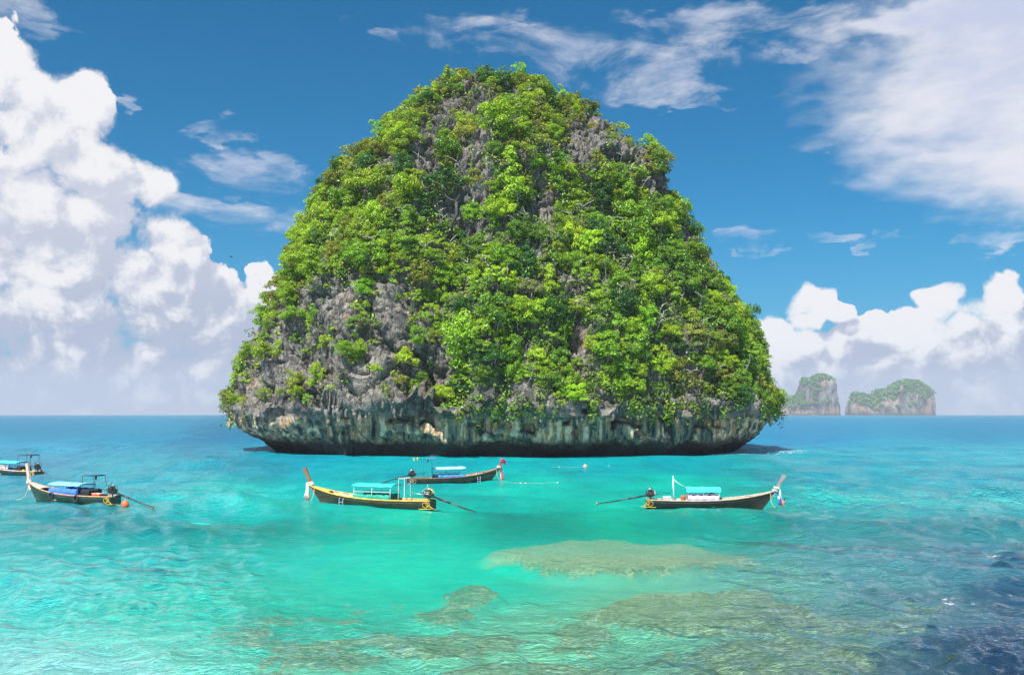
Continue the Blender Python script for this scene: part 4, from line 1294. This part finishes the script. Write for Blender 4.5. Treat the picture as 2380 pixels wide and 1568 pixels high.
    for i in range(9):
        x = c0 - 0.18 + (c1 - c0 + 0.36) * i / 8
        sag = 0.02 * math.sin(i * 1.9)
        grid.append([(x, (hw + 0.10) * f, ch + arch * (1 - f * f) + sag - 0.05 * (abs(f) > .99) + 0.012 * math.sin(i * 2.7 + f * 5)) for f in (1, .8, .5, .2, -.2, -.5, -.8, -1)])
    b.sheet(grid, 0.03); b.obj('canopy', m_r, e, True)
    if cfg.get('valance'):
        for side in (1, -1):
            b = MB(); b.sheet([[(c0 - 0.15 + (c1 - c0 + 0.3) * i / 14, side * (hw + 0.11), ch - 0.03 - z * (0.24 + 0.05 * (i % 2))) for z in (0, 1)] for i in range(15)], 0.012); b.obj('valance', m_r, e)
    if cfg.get('patch'):
        b = MB(); b.sheet([[(c0 + 0.2 + 0.35 * i, near * hw * f, ch + arch * (1 - f * f) + 0.03) for f in (0.05, .4, .85)][::(-1 if near < 0 else 1)] for i in range(5)], 0.015); b.obj('canopy_patch', mat('faded_indigo', (0.12, 0.13, 0.36), .7), e)
    for i in range(3):
        x = c0 + (c1 - c0) * i / 2
        for side in (1, -1):
            yb = side * (beam(x / LG) - 0.08)
            b = MB(); b.tube([(x, yb, sheer(x / LG) - 0.1), (x, side * hw, ch - 0.02)], 0.028, 6); b.obj('canopy_post', m_p, e)
        b = MB(); b.tube([(x, hw * f, ch - 0.04 + arch * (1 - f * f)) for f in (1, .5, 0, -.5, -1)], 0.022, 5); b.obj('canopy_hoop', m_p, e)
    for side in (1, -1):
        b = MB(); b.tube([(c0, side * hw, ch - 0.45), (c1, side * hw, ch - 0.45)], 0.02, 5); b.obj('side_rail', m_p, e)
        if cfg.get('cloth_on', True):
            b = MB(); y0 = side * (beam(0.45) - 0.04)
            b.sheet([[(c0 + (c1 - c0) * i / 12, y0 + side * 0.02 * math.sin(i * 1.7), sheer(.4) - 0.02 + cfg.get('clothh', 0.45) * f + (0.03 * math.sin(i * 2.1) if f else 0)) for f in (0, .5, 1)] for i in range(13)], 0.015)
            b.obj('side_cloth', m_c, e, True)
    # bench seats under the canopy
    for x in (c0 + 0.5, c1 - 0.5):
        b = MB(); b.box((x, 0, 0.42), (0.42, 1.35, 0.07)); b.box((x, 0, 0.22), (0.30, 1.2, 0.34)); b.obj('bench', m_c if cfg.get('benchcloth') else m_i, e)
    if cfg.get('dark'):
        x, l = cfg['dark']
        b = MB(); b.box((x, 0, 0.62), (l, 1.25, 0.95)); b.obj('engine_curtain', mat('black_tarp', (0.012, 0.012, 0.014), 0.7), e)
    # stern frame
    if cfg.get('frame'):
        fx, fw, fh, lean, cap = cfg['frame']
        mf = mat(nm + '_frame', cfg.get('framecol', cfg['post']), 0.5, 0, 0.15, 4)
        b = MB()
        for k, x in enumerate((fx, fx + fw)):
            for side in (1, -1):
                b.tube([(x, side * 0.55, 0.5), (x + lean, side * 0.5, fh)], 0.021, 5)
            b.tube([(x + lean, 0.52, fh), (x + lean, -0.52, fh)], 0.026, 5)
        for side in (1, -1): b.tube([(fx + lean, side * .5, fh), (fx + fw + lean, side * .5, fh)], 0.024, 5)
        b.obj('stern_frame', mf, e)
        if cap:
            b = MB(); b.sheet([[(fx + lean - 0.1 + (fw + 0.2) * cap[3] * i / 3, 0.55 * f, fh + 0.04 + 0.03 * (1 - f * f)) for f in (1, 0, -1)] for i in range(4)], 0.03)
            b.obj('small_awning', mat(nm + '_awning', cap[:3], .7), e)
            b = MB(); b.lathe([(0.02, 0.05), (0.09, 0.0), (0.07, -0.22), (0.02, -0.28)], (fx + lean + fw * .3, 0, fh - 0.05), 8); b.obj('lantern', metal, e)
    # ladder
    if cfg.get('ladder'):
        x = cfg['ladder']; b = MB(); y = near * (beam(x / LG) + 0.03)
        for dx in (-0.17, 0.17):
            b.tube([(x + dx, y - near * .1, sheer(.5) + 0.05), (x + dx, y + near * 0.04, 0.5), (x + dx, y + near * 0.06, -0.35)], 0.022, 5)
        for z in (0.32, 0.10, -0.12): b.tube([(x - .17, y + near * .06, z), (x + .17, y + near * .06, z)], 0.022, 5)
        b.obj('boarding_ladder', mat('ladder_paint', (0.35, 0.40, 0.55), .4), e)
    # engine on its pivot
    ex, ez = 0.35, 0.98
    tail = cfg['tail']      # length, end height
    ro = empty('engine', (ex, 0, ez), 0, e)
    b = MB(); b.tube([(0, 0, -0.55), (0, 0, -0.12)], 0.05, 7); b.box((0, 0, -0.16), (0.34, 0.42, 0.06)); b.obj('pivot_stand', metal, ro)
    b = MB(); b.box((0.05, 0, 0.06), (0.62, 0.36, 0.32)); b.box((0.05, 0, 0.30), (0.50, 0.26, 0.20), 0, 0, 0.85); b.box((0.03, 0.19, 0.18), (0.36, 0.10, 0.14)); b.box((-0.28, 0, 0.02), (0.2, 0.3, 0.3)); b.obj('engine_block', metal, ro)
    b = MB(); Mx = Matrix.Rotation(math.pi / 2, 3, 'Y')
    b.lathe([(0.05, -0.07), (0.17, -0.06), (0.17, 0.06), (0.05, 0.07)], (0.38, 0, 0.10), 12, Mx); b.lathe([(0.05, -.04), (0.09, -.04), (0.09, .04), (0.05, .04)], (0.40, 0.17, 0.30), 10, Mx); b.obj('flywheel', steel, ro, True)
    b = MB(); b.lathe([(0.08, -.02), (0.15, 0), (0.16, 0.10), (0.12, 0.15), (0.03, 0.17)], (-0.02, 0.02, 0.42), 12); b.obj('air_filter', steel, ro, True)
    b = MB()
    for q in range(4): b.tube([(-0.15 + 0.12 * q, near * 0.15, 0.30), (-0.15 + 0.12 * q, near * 0.27, 0.28), (-0.12 + 0.10 * q, near * 0.29, 0.12)], 0.028, 5)
    b.tube([(-0.2, near * 0.29, 0.10), (0.3, near * 0.29, 0.14)], 0.035, 6); b.tube([(0.25, near * .25, .2), (0.32, near * .2, .45), (0.1, 0.05, 0.62), (0.08, .04, .85)], 0.026, 6)
    b.obj('exhaust', steel if cfg.get('chrome') else metal, ro, True)
    b = MB(); b.tube([(-0.3, .1, .15), (-0.42, .16, .34), (-0.2, .2, .52), (0.1, .12, .5)], 0.035, 6); b.tube([(0.2, -.1, .4), (-.1, -.22, .5), (-.35, -.2, .25), (-.3, -.1, -.1)], 0.03, 6)
    b.obj('hose', mat(nm + '_hose', cfg.get('hose', (0.05, 0.05, 0.05)), .6), ro, True)
    tl, tz = tail
    endp = Vector((-tl, 0, tz - ez))
    b = MB(); b.tube([(-0.25, 0, -0.02), endp * 0.45, endp], [0.07, 0.05, 0.038], 7); b.tube([endp * 0.18, endp * 0.42], 0.075, 7)
    b.tube([endp * 0.55 + Vector((0, 0, -.05)), endp * 0.9 + Vector((0, 0, -.14)), endp + Vector((-.05, 0, -0.1))], 0.018, 5)
    b.obj('tail_shaft', metal, ro, True)
    b = MB(); ax = endp.normalized()
    b.tube([endp, endp + ax * 0.16], 0.05, 7)
    for q in range(3):
        a = q * 2.094 + 0.5; u_ = Vector((0, math.cos(a), math.sin(a)))
        u_ = (u_ - ax * u_.dot(ax)).normalized(); w_ = ax.cross(u_)
        pc = endp + ax * 0.08
        b.sheet([[pc + u_ * 0.03 + w_ * 0.03 + ax * .02, pc + u_ * 0.03 - w_ * 0.03 - ax * .02], [pc + u_ * 0.12 + w_ * 0.09 + ax * .04, pc + u_ * 0.12 - w_ * 0.09 - ax * .04], [pc + u_ * 0.2 + w_ * 0.04 + ax * .02, pc + u_ * 0.2 - w_ * 0.04 - ax * .02]], 0.012)
    b.obj('propeller', mat('brass', (0.45, 0.28, 0.12), .4, .6), ro)
    b = MB(); b.tube([(0.3, 0, 0.02), (1.0, 0, 0.12), (1.75, 0, 0.20)], [0.035, 0.028, 0.024], 6); b.obj('tiller', steel if cfg.get('chrome') else metal, ro, True)
    # ropes
    b = MB()
    pb = Vector((LG - 0.55, near * 0.20, sheer(.95) - 0.05))
    b.tube([pb, pb + Vector((-0.05, near * .25, -0.6)), pb + Vector((0.1, near * .35, -1.0)), pb + Vector((0.5, near * .4, -1.28)), pb + Vector((1.1, near * .4, -1.33))], 0.022, 5)
    b.obj('bow_rope', rope, e, True)
    b = MB()
    for q in range(2):
        c = Vector((0.12 + 0.22 * q, near * 0.60, 0.36 - 0.05 * q)); rr = 0.15 + 0.06 * q
        b.tube([c + Vector((math.cos(a) * rr, near * (0.08 + 0.03 * math.sin(2 * a)), math.sin(a) * rr * (1.1 + .25 * math.sin(a * 2 + q)))) for a in [i * math.pi / 7 for i in range(14)]], 0.02, 5, True)
    b.tube([(0.1, near * .6, .3), (-0.3, near * .6, 0.05), (-0.5, near * .3, 0.03), (0.1, near * .68, .03), (0.8, near * .85, 0.02)], 0.025, 5)
    b.obj('stern_rope', yrope if cfg.get('yrope', True) else rope, e, True)
    return e, Mw, near, ang, sc

BOATS = {
 'A': dict(seed=1, name='golden', stern=(1006, 1181.5), bow=(752, 1171), hull=(0.055, 0.042, 0.020), rail=(0.62, 0.36, 0.05), inside=(0.60, 0.45, 0.32), roof=(0.03, 0.50, 0.46),
           cloth=(0.01, 0.28, 0.20), post=(0.58, 0.56, 0.52), stem=(0.20, 0.10, 0.05), deckcol=(0.66, 0.42, 0.08), deck=0.83, canopy=(3.3, 6.5, 1.62, 0.72), clothh=0.42,
           ribbons=[((.75, .70, .68), 0.05, 0), ((.70, .30, .22), 0.10, 1.35), ((.75, .68, .6), 0.16, 1.2)], stemh=1.4, rake=0.50, frame=(2.2, 0.5, 2.25, 0.0, None), ladder=7.6, tail=(4.4, -0.25), chrome=True, hose=(0.65, 0.40, 0.04),
           label='dark long-tail boat with golden yellow rail and teal canopy, nearest the middle'),
 'B': dict(seed=2, name='brown', stern=(950, 1125), bow=(1138, 1117.5), hull=(0.085, 0.052, 0.032), rail=(0.22, 0.13, 0.075), inside=(0.55, 0.45, 0.35), roof=(0.38, 0.62, 0.82),
           cloth=(0.05, 0.24, 0.62), post=(0.10, 0.12, 0.16), stem=(0.20, 0.12, 0.08), deckcol=(0.26, 0.16, 0.10), deck=0.82, canopy=(3.1, 6.3, 1.55, 0.72), clothh=0.35, benchcloth=True,
           ribbons=[((.72, .02, .16), 0.75, 0), ((.72, .02, .16), 0.95, 0.55), ((.70, .62, .30), 0.05, 0), ((.68, .65, .62), 0.12, 1.5), ((.65, .10, .15), 0.2, 1.7)], stemh=0.95, rake=0.55, frame=(1.9, 1.0, 2.6, 0.0, (0.10, 0.25, 0.45, 1.0)), ladder=8.0, tail=(4.7, 0.05),
           yrope=False, label='brown long-tail boat with pale blue canopy and pink bow ribbon, below the cliff'),
 'C': dict(seed=3, name='black', stern=(1502, 1176.5), bow=(1770, 1179.5), hull=(0.020, 0.018, 0.015), rail=(0.40, 0.31, 0.23), inside=(0.62, 0.50, 0.38), roof=(0.05, 0.66, 0.68),
           cloth=(0.46, 0.38, 0.66), post=(0.60, 0.60, 0.60), stem=(0.22, 0.20, 0.20), deckcol=(0.42, 0.34, 0.26), deck=0.80, canopy=(3.5, 6.1, 1.62, 0.74), valance=True, arch=0.05, clothh=0.50,
           ribbons=[((.75, .72, .72), 0.02, 0), ((.78, .75, .72), 0.10, 0.9), ((.75, .72, .72), 0.18, 0), ((.35, .60, .10), 0.1, 1.5), ((.05, .12, .5), 0.06, 1.3)], stemh=1.35, rake=0.62, tail=(4.5, 0.2),
           label='black-hulled long-tail boat with cyan canopy and white mast, right of the middle'),
 'D': dict(seed=4, name='green', stern=(268, 1171), bow=(86, 1159), hull=(0.022, 0.065, 0.045), rail=(0.42, 0.25, 0.14), inside=(0.50, 0.40, 0.32), roof=(0.20, 0.55, 0.74),
           cloth=(0.04, 0.16, 0.62), post=(0.05, 0.20, 0.55), stem=(0.62, 0.42, 0.34), deckcol=(0.66, 0.50, 0.42), deck=0.80, canopy=(3.6, 7.0, 1.40, 0.80), patch=True, clothh=0.55, dark=(2.9, 1.0),
           ribbons=[((.72, .45, .45), -0.08, 0), ((.70, .68, .70), 0.0, 0)], stemh=1.55, rake=0.22, frame=(1.6, 1.5, 2.2, 0.35, (0.03, 0.06, 0.14, 0.55)), framecol=(0.03, 0.04, 0.06), tail=(4.6, -0.05),
           label='green long-tail boat with tyre fenders and faded blue canopy at the left'),
 'E': dict(seed=5, name='teal', stern=(91, 1107.5), bow=(-22, 1100.5), hull=(0.022, 0.05, 0.035), rail=(0.55, 0.40, 0.30), inside=(0.55, 0.42, 0.36), roof=(0.06, 0.60, 0.62),
           cloth=(0.05, 0.20, 0.60), post=(0.10, 0.10, 0.12), stem=(0.5, 0.4, 0.35), deckcol=(0.6, 0.45, 0.38), deck=0.84, canopy=(3.4, 7.2, 1.45, 0.80), clothh=0.12, dark=(3.0, 0.8),
           ribbons=[((.7, .3, .3), 0.0, 0)], frame=(1.0, 2.4, 2.35, 0.0, (0.03, 0.03, 0.04, 0.4)), framecol=(0.03, 0.03, 0.035), tail=(3.2, -0.15),
           label='long-tail boat with cyan canopy cut off by the left edge, behind the green one'),
}
built = {k: build_boat(c) for k, c in BOATS.items()}

def on_boat(k, x, y, z):
    """boat coordinates -> world"""
    e, Mw, near, ang, sc = built[k]
    return Mw @ Vector((x, y * near, z))

# mast of the black boat, with its stay
def mast():
    e, Mw, near, ang, sc = built['C']
    b = MB(); b.tube([(2.35, 0, 0.1), (2.35, 0, 1.6), (2.32, 0, 2.65)], [0.05, 0.045, 0.035], 7); b.obj('mast', mat('black_post', (0.72, 0.72, 0.72)), e, True)
    b = MB(); b.tube([(2.34, 0, 2.35), (2.8, 0, 1.98), (3.4, 0, 1.66)], 0.022, 5); b.tube([(2.3, .04, 2.3), (2.25, .08, 1.8), (2.36, .05, 1.2)], 0.022, 5); b.obj('stay', mat('white_rope', (0.72, 0.70, 0.66)), e, True)
mast()
# two poles with flags on the brown boat
def flags():
    e, Mw, near, ang, sc = built['B']
    for x, y, c, h in ((0.75, 0.3, (0.85, 0.62, 0.02), 2.85), (0.95, -0.2, (0.85, 0.62, 0.02), 2.95), (2.9, 0.5, (0.06, 0.25, 0.65), 3.0)):
        b = MB(); b.tube([(x, y, 0.5), (x, y, h)], 0.014, 4); p = b.obj('flag_pole', mat('pole', (0.12, 0.10, 0.08)), e)
        b = MB(); b.sheet([[(x + 0.01 + (-0.22 if x < 2 else 0.12) * t, y + 0.05 * math.sin(5 * t), h - 0.04 - f * 0.34 * (1 - 0.5 * t) - 0.12 * t) for f in (0, .5, 1)] for t in (0, .33, .66, 1)], 0.008); b.obj('flag', mat('flag_%d' % int(c[0] * 100), c), p)
flags()

def cargo(kind, k, x, y, z, size, c, label, cat, extra=None):
    e, Mw, near, ang, sc = built[k]
    p = on_boat(k, x, y, z)
    o = empty(kind, p, ang); 
    mm = mat(kind + '_' + k + str(int(x * 10)), c, 0.6)
    if kind in ('cooler_box', 'crate', 'fuel_can', 'box', 'battery_box'):
        b = MB(); b.box((0, 0, size[2] * 0.42), (size[0], size[1], size[2] * 0.84), 0, 0, 1.06); b.obj('body', mm, o)
        b = MB(); b.box((0, 0, size[2] * 0.9 + 0.004), (size[0] * 1.10, size[1] * 1.10, size[2] * 0.16)); b.obj('lid', mat(kind + '_lid' + k, extra or c, 0.6), o)
    elif kind == 'barrel':
        b = MB(); r, h = size[0], size[2]; b.lathe([(r * .9, 0), (r, h * .08), (r * .96, h * .3), (r * 1.02, h * .34), (r * .96, h * .38), (r * .96, h * .66), (r * 1.02, h * .7), (r, h * .92), (r * .9, h)], (0, 0, 0), 14); b.obj('body', mm, o, True)
        b = MB(); b.lathe([(r * .88, h), (r * .9, h + .04), (r * .3, h + .05)], (0, 0, 0.003), 14); b.obj('lid', mm, o, True)
    elif kind == 'life_jackets':
        bpy.data.objects.remove(o)
        b = MB()
        g = random.Random(int(x * 77))
        for q in range(5): b.box((0.16 * (q - 2), g.uniform(-.1, .1), size[2] * (.42 + g.random() * .15)), (0.15, size[1], size[2] * (.8 + .3 * g.random())), g.uniform(-.3, .3), g.uniform(-.25, .25))
        o = b.obj('life_jackets', mm); o.location = p; o.rotation_euler = (0, 0, ang); tag(o, kind='stuff')
    tag(o, label, cat)
    return o
cargo('cooler_box', 'D', 1.75, 0.28, 0.50, (0.95, 0.5, 0.36), (0.75, 0.07, 0.03), 'orange-red cool box with pale lid at the stern of the green boat', 'cool box', (0.70, 0.52, 0.42))
cargo('crate', 'E', 7.3, 0.35, 0.40, (1.0, 0.55, 0.35), (0.04, 0.22, 0.62), 'blue crate furthest left in the cut-off boat', 'crate')
cargo('crate', 'E', 5.7, 0.35, 0.36, (1.0, 0.55, 0.35), (0.04, 0.22, 0.62), 'blue crate beside the dark curtain in the cut-off boat', 'crate')
cargo('fuel_can', 'E', 2.2, 0.45, 0.38, (0.4, 0.3, 0.42), (0.80, 0.60, 0.02), 'yellow fuel can at the stern of the cut-off boat', 'can')
cargo('barrel', 'C', 3.12, 0.25, 0.35, (0.21, 0.21, 0.62), (0.42, 0.12, 0.03), 'rusty orange drum beside the canopy of the black boat', 'drum')
cargo('battery_box', 'C', 1.75, 0.2, 0.50, (0.62, 0.4, 0.40), (0.42, 0.45, 0.47), 'grey box near the engine of the black boat', 'box', (0.68, 0.66, 0.62))
cargo('box', 'C', 2.72, 0.3, 0.40, (0.35, 0.3, 0.28), (0.55, 0.60, 0.75), 'small pale box between mast and drum in the black boat', 'box')
cargo('life_jackets', 'C', 5.35, 0.2, 0.72, (0.7, 0.5, 0.5), (0.22, 0.035, 0.02), 'dark red life jackets piled under the cyan canopy, toward the bow', 'life jackets')
cargo('life_jackets', 'C', 3.85, 0.2, 0.72, (0.7, 0.5, 0.42), (0.28, 0.05, 0.03), 'dark red bundle under the cyan canopy, toward the stern', 'life jackets')
cargo('box', 'C', 4.45, 0.3, 0.80, (0.5, 0.4, 0.2), (0.75, 0.60, 0.42), 'cream folded cloth box on the seat under the cyan canopy', 'box')
cargo('box', 'D', 7.75, 0.0, 0.45, (0.55, 0.45, 0.22), (0.03, 0.03, 0.035), 'small black box in the open bow of the green boat', 'box')
cargo('box', 'A', 1.75, 0.2, 0.42, (0.5, 0.4, 0.18), (0.45, 0.10, 0.03), 'low red-brown box in the stern of the golden-railed boat', 'box')
cargo('box', 'B', 4.9, 0.35, 0.62, (0.7, 0.4, 0.24), (0.62, 0.68, 0.78), 'pale blue and white box under the pale blue canopy', 'box')

# tyre fenders hanging on the green boat
for x, lab in ((6.6, 'black tyre fender hanging on the green boat below its blue side cloth, nearer the bow'), (3.55, 'black tyre fender hanging on the green boat, nearer the stern')):
    e, Mw, near, ang, sc = built['D']
    s = x / LG; b = MB()
    b.tube([(math.cos(a) * 0.26, 0, math.sin(a) * 0.26) for a in [i * math.pi / 9 for i in range(18)]], 0.075, 8, True)
    o = b.obj('tyre_fender', mat('tyre_rubber', (0.015, 0.016, 0.020), 0.75), None, True)
    o.location = on_boat('D', x, beam(s) + 0.10, sheer(s) - 0.20); o.rotation_euler = (R(8), 0, ang)
    tag(o, lab, 'tyre', 'tyre fenders on the green boat')

def buoy(u, v, r, c, label, shape='ball', lift=0.3):
    p = on_water(u, v)
    e = empty('buoy', (p.x, p.y, 0))
    mm = mat('buoy_%d' % int(u), c, 0.45, 0, 0.15)
    if shape == 'ball':
        b = MB(); b.lathe([(max(0.01, r * math.sin(a)), r * lift - r * math.cos(a)) for a in [i * math.pi / 10 for i in range(11)]], (0, 0, 0), 16); b.obj('float', mm, e, True)
        b = MB(); b.lathe([(0.05, r * (1 + lift) - .03), (0.06, r * (1 + lift) + 0.04), (0.02, r * (1 + lift) + 0.08)], (0, 0, 0), 8); b.obj('eye', mat('buoy_eye', (.5, .4, .3)), e)
    else:
        M = Matrix.Rotation(0.45, 3, 'Y')
        b = MB(); b.lathe([(0.05, -.35), (0.17, -.2), (0.20, 0.05), (0.15, 0.30), (0.06, 0.48)], (0, 0, 0.2), 12, M); b.obj('float', mm, e, True)
        b = MB(); b.lathe([(0.07, .46), (0.08, .58), (0.03, .66)], (0, 0, 0.2), 8, M); b.obj('cap', mat('tyre_rubber', (0.015, 0.016, 0.020)), e, True)
    tag(e, label, 'buoy', 'mooring buoys')
buoy(291, 1174, 0.34, (0.80, 0.13, 0.03), 'orange ball buoy at the stern of the green boat')
buoy(1360, 1085, 0.32, (0.72, 0.30, 0.22), 'faded pink-orange ball buoy alone below the cliff')
buoy(1817, 1179, 0.2, (0.75, 0.16, 0.04), 'orange pear-shaped buoy tilted off the bow of the black boat', 'pear')

# floating mooring lines with little floats
def line(name, pix, label, floats=()):
    b = MB(); pts = []
    P = [on_water(u, v, 0.03) for u, v in pix]
    for a, c in zip(P, P[1:]):
        for t in range(6): pts.append(a.lerp(c, t / 6) + Vector((0, 0.25 * math.sin(t * 1.1 + len(pts)), 0.02 * math.sin(len(pts)))))
    b.tube(pts, 0.012, 5)
    o = b.obj(name, mat('pale_rope', (0.30, 0.42, 0.34), .9), None, True); tag(o, label, 'rope')
    for u, v in floats:
        p = on_water(u, v, 0.05)
        f = MB(); f.lathe([(0.02, -.12), (0.06, -.06), (0.06, .06), (0.02, .12)], (0, 0, 0), 8, Matrix.Rotation(math.pi / 2, 3, 'Y'))
        q = f.obj('net_float', mat('pale_float', (.50, .45, .36), .6), None, True); q.location = p; tag(q, 'small pale float on the ' + ('rope off the brown boat' if v > 1100 else 'rope near the pink-orange buoy') + (', left one' if u in (1210, 1300) else ', right one' if u in (1296, 1415) else ', middle one'), 'float', 'floats on the mooring ropes')
line('mooring_rope', [(1283, 1084.5), (1310, 1085.5), (1340, 1085), (1358, 1085)], 'pale rope floating left of the pink-orange buoy', [(1300, 1085)])
line('mooring_rope', [(1366, 1084.5), (1400, 1083), (1432, 1082)], 'pale rope floating right of the pink-orange buoy', [(1415, 1082.5)])
line('mooring_rope', [(1168, 1120), (1195, 1121.5), (1225, 1122), (1262, 1121.5), (1300, 1121)], 'pale rope floating off the bow of the brown boat', [(1210, 1121.8), (1222, 1122), (1296, 1121)])
line('mooring_rope', [(1800, 1160), (1808, 1166), (1816, 1172)][1:], 'thin rope leading to the orange pear-shaped buoy')
line('mooring_rope', [(702, 1179), (722, 1180), (738, 1177)], 'pale rope lying on the water under the bow of the golden-railed boat')
line('mooring_rope', [(270, 1172), (279, 1174), (287, 1173)], 'short rope from the green boat to the orange ball buoy')

# a bird far off on the left
def bird():
    p = at_depth(537, 597, 260)
    b = MB(); b.lathe([(0.02, -.5), (0.11, -.25), (0.14, 0), (0.10, .25), (0.06, .42), (0.01, .55)], (0, 0, 0), 8, Matrix.Rotation(math.pi / 2, 3, 'Y')); 
    e = empty('bird', p, 0.3); b.obj('body', mat('bird', (.03, .03, .035)), e, True)
    for s_ in (1, -1):
        b = MB(); b.sheet([[(0.18 - 0.10 * t, s_ * 0.1 + s_ * 0.75 * t, 0.22 * math.sin(t * 2.4)), (-0.16 - 0.16 * t, s_ * 0.1 + s_ * 0.75 * t, 0.22 * math.sin(t * 2.4))] for t in (0, .35, .7, 1)], 0.02); b.obj('wing', _mats['bird'], e)
    tag(e, 'small dark bird flying left of the island', 'bird')
bird()
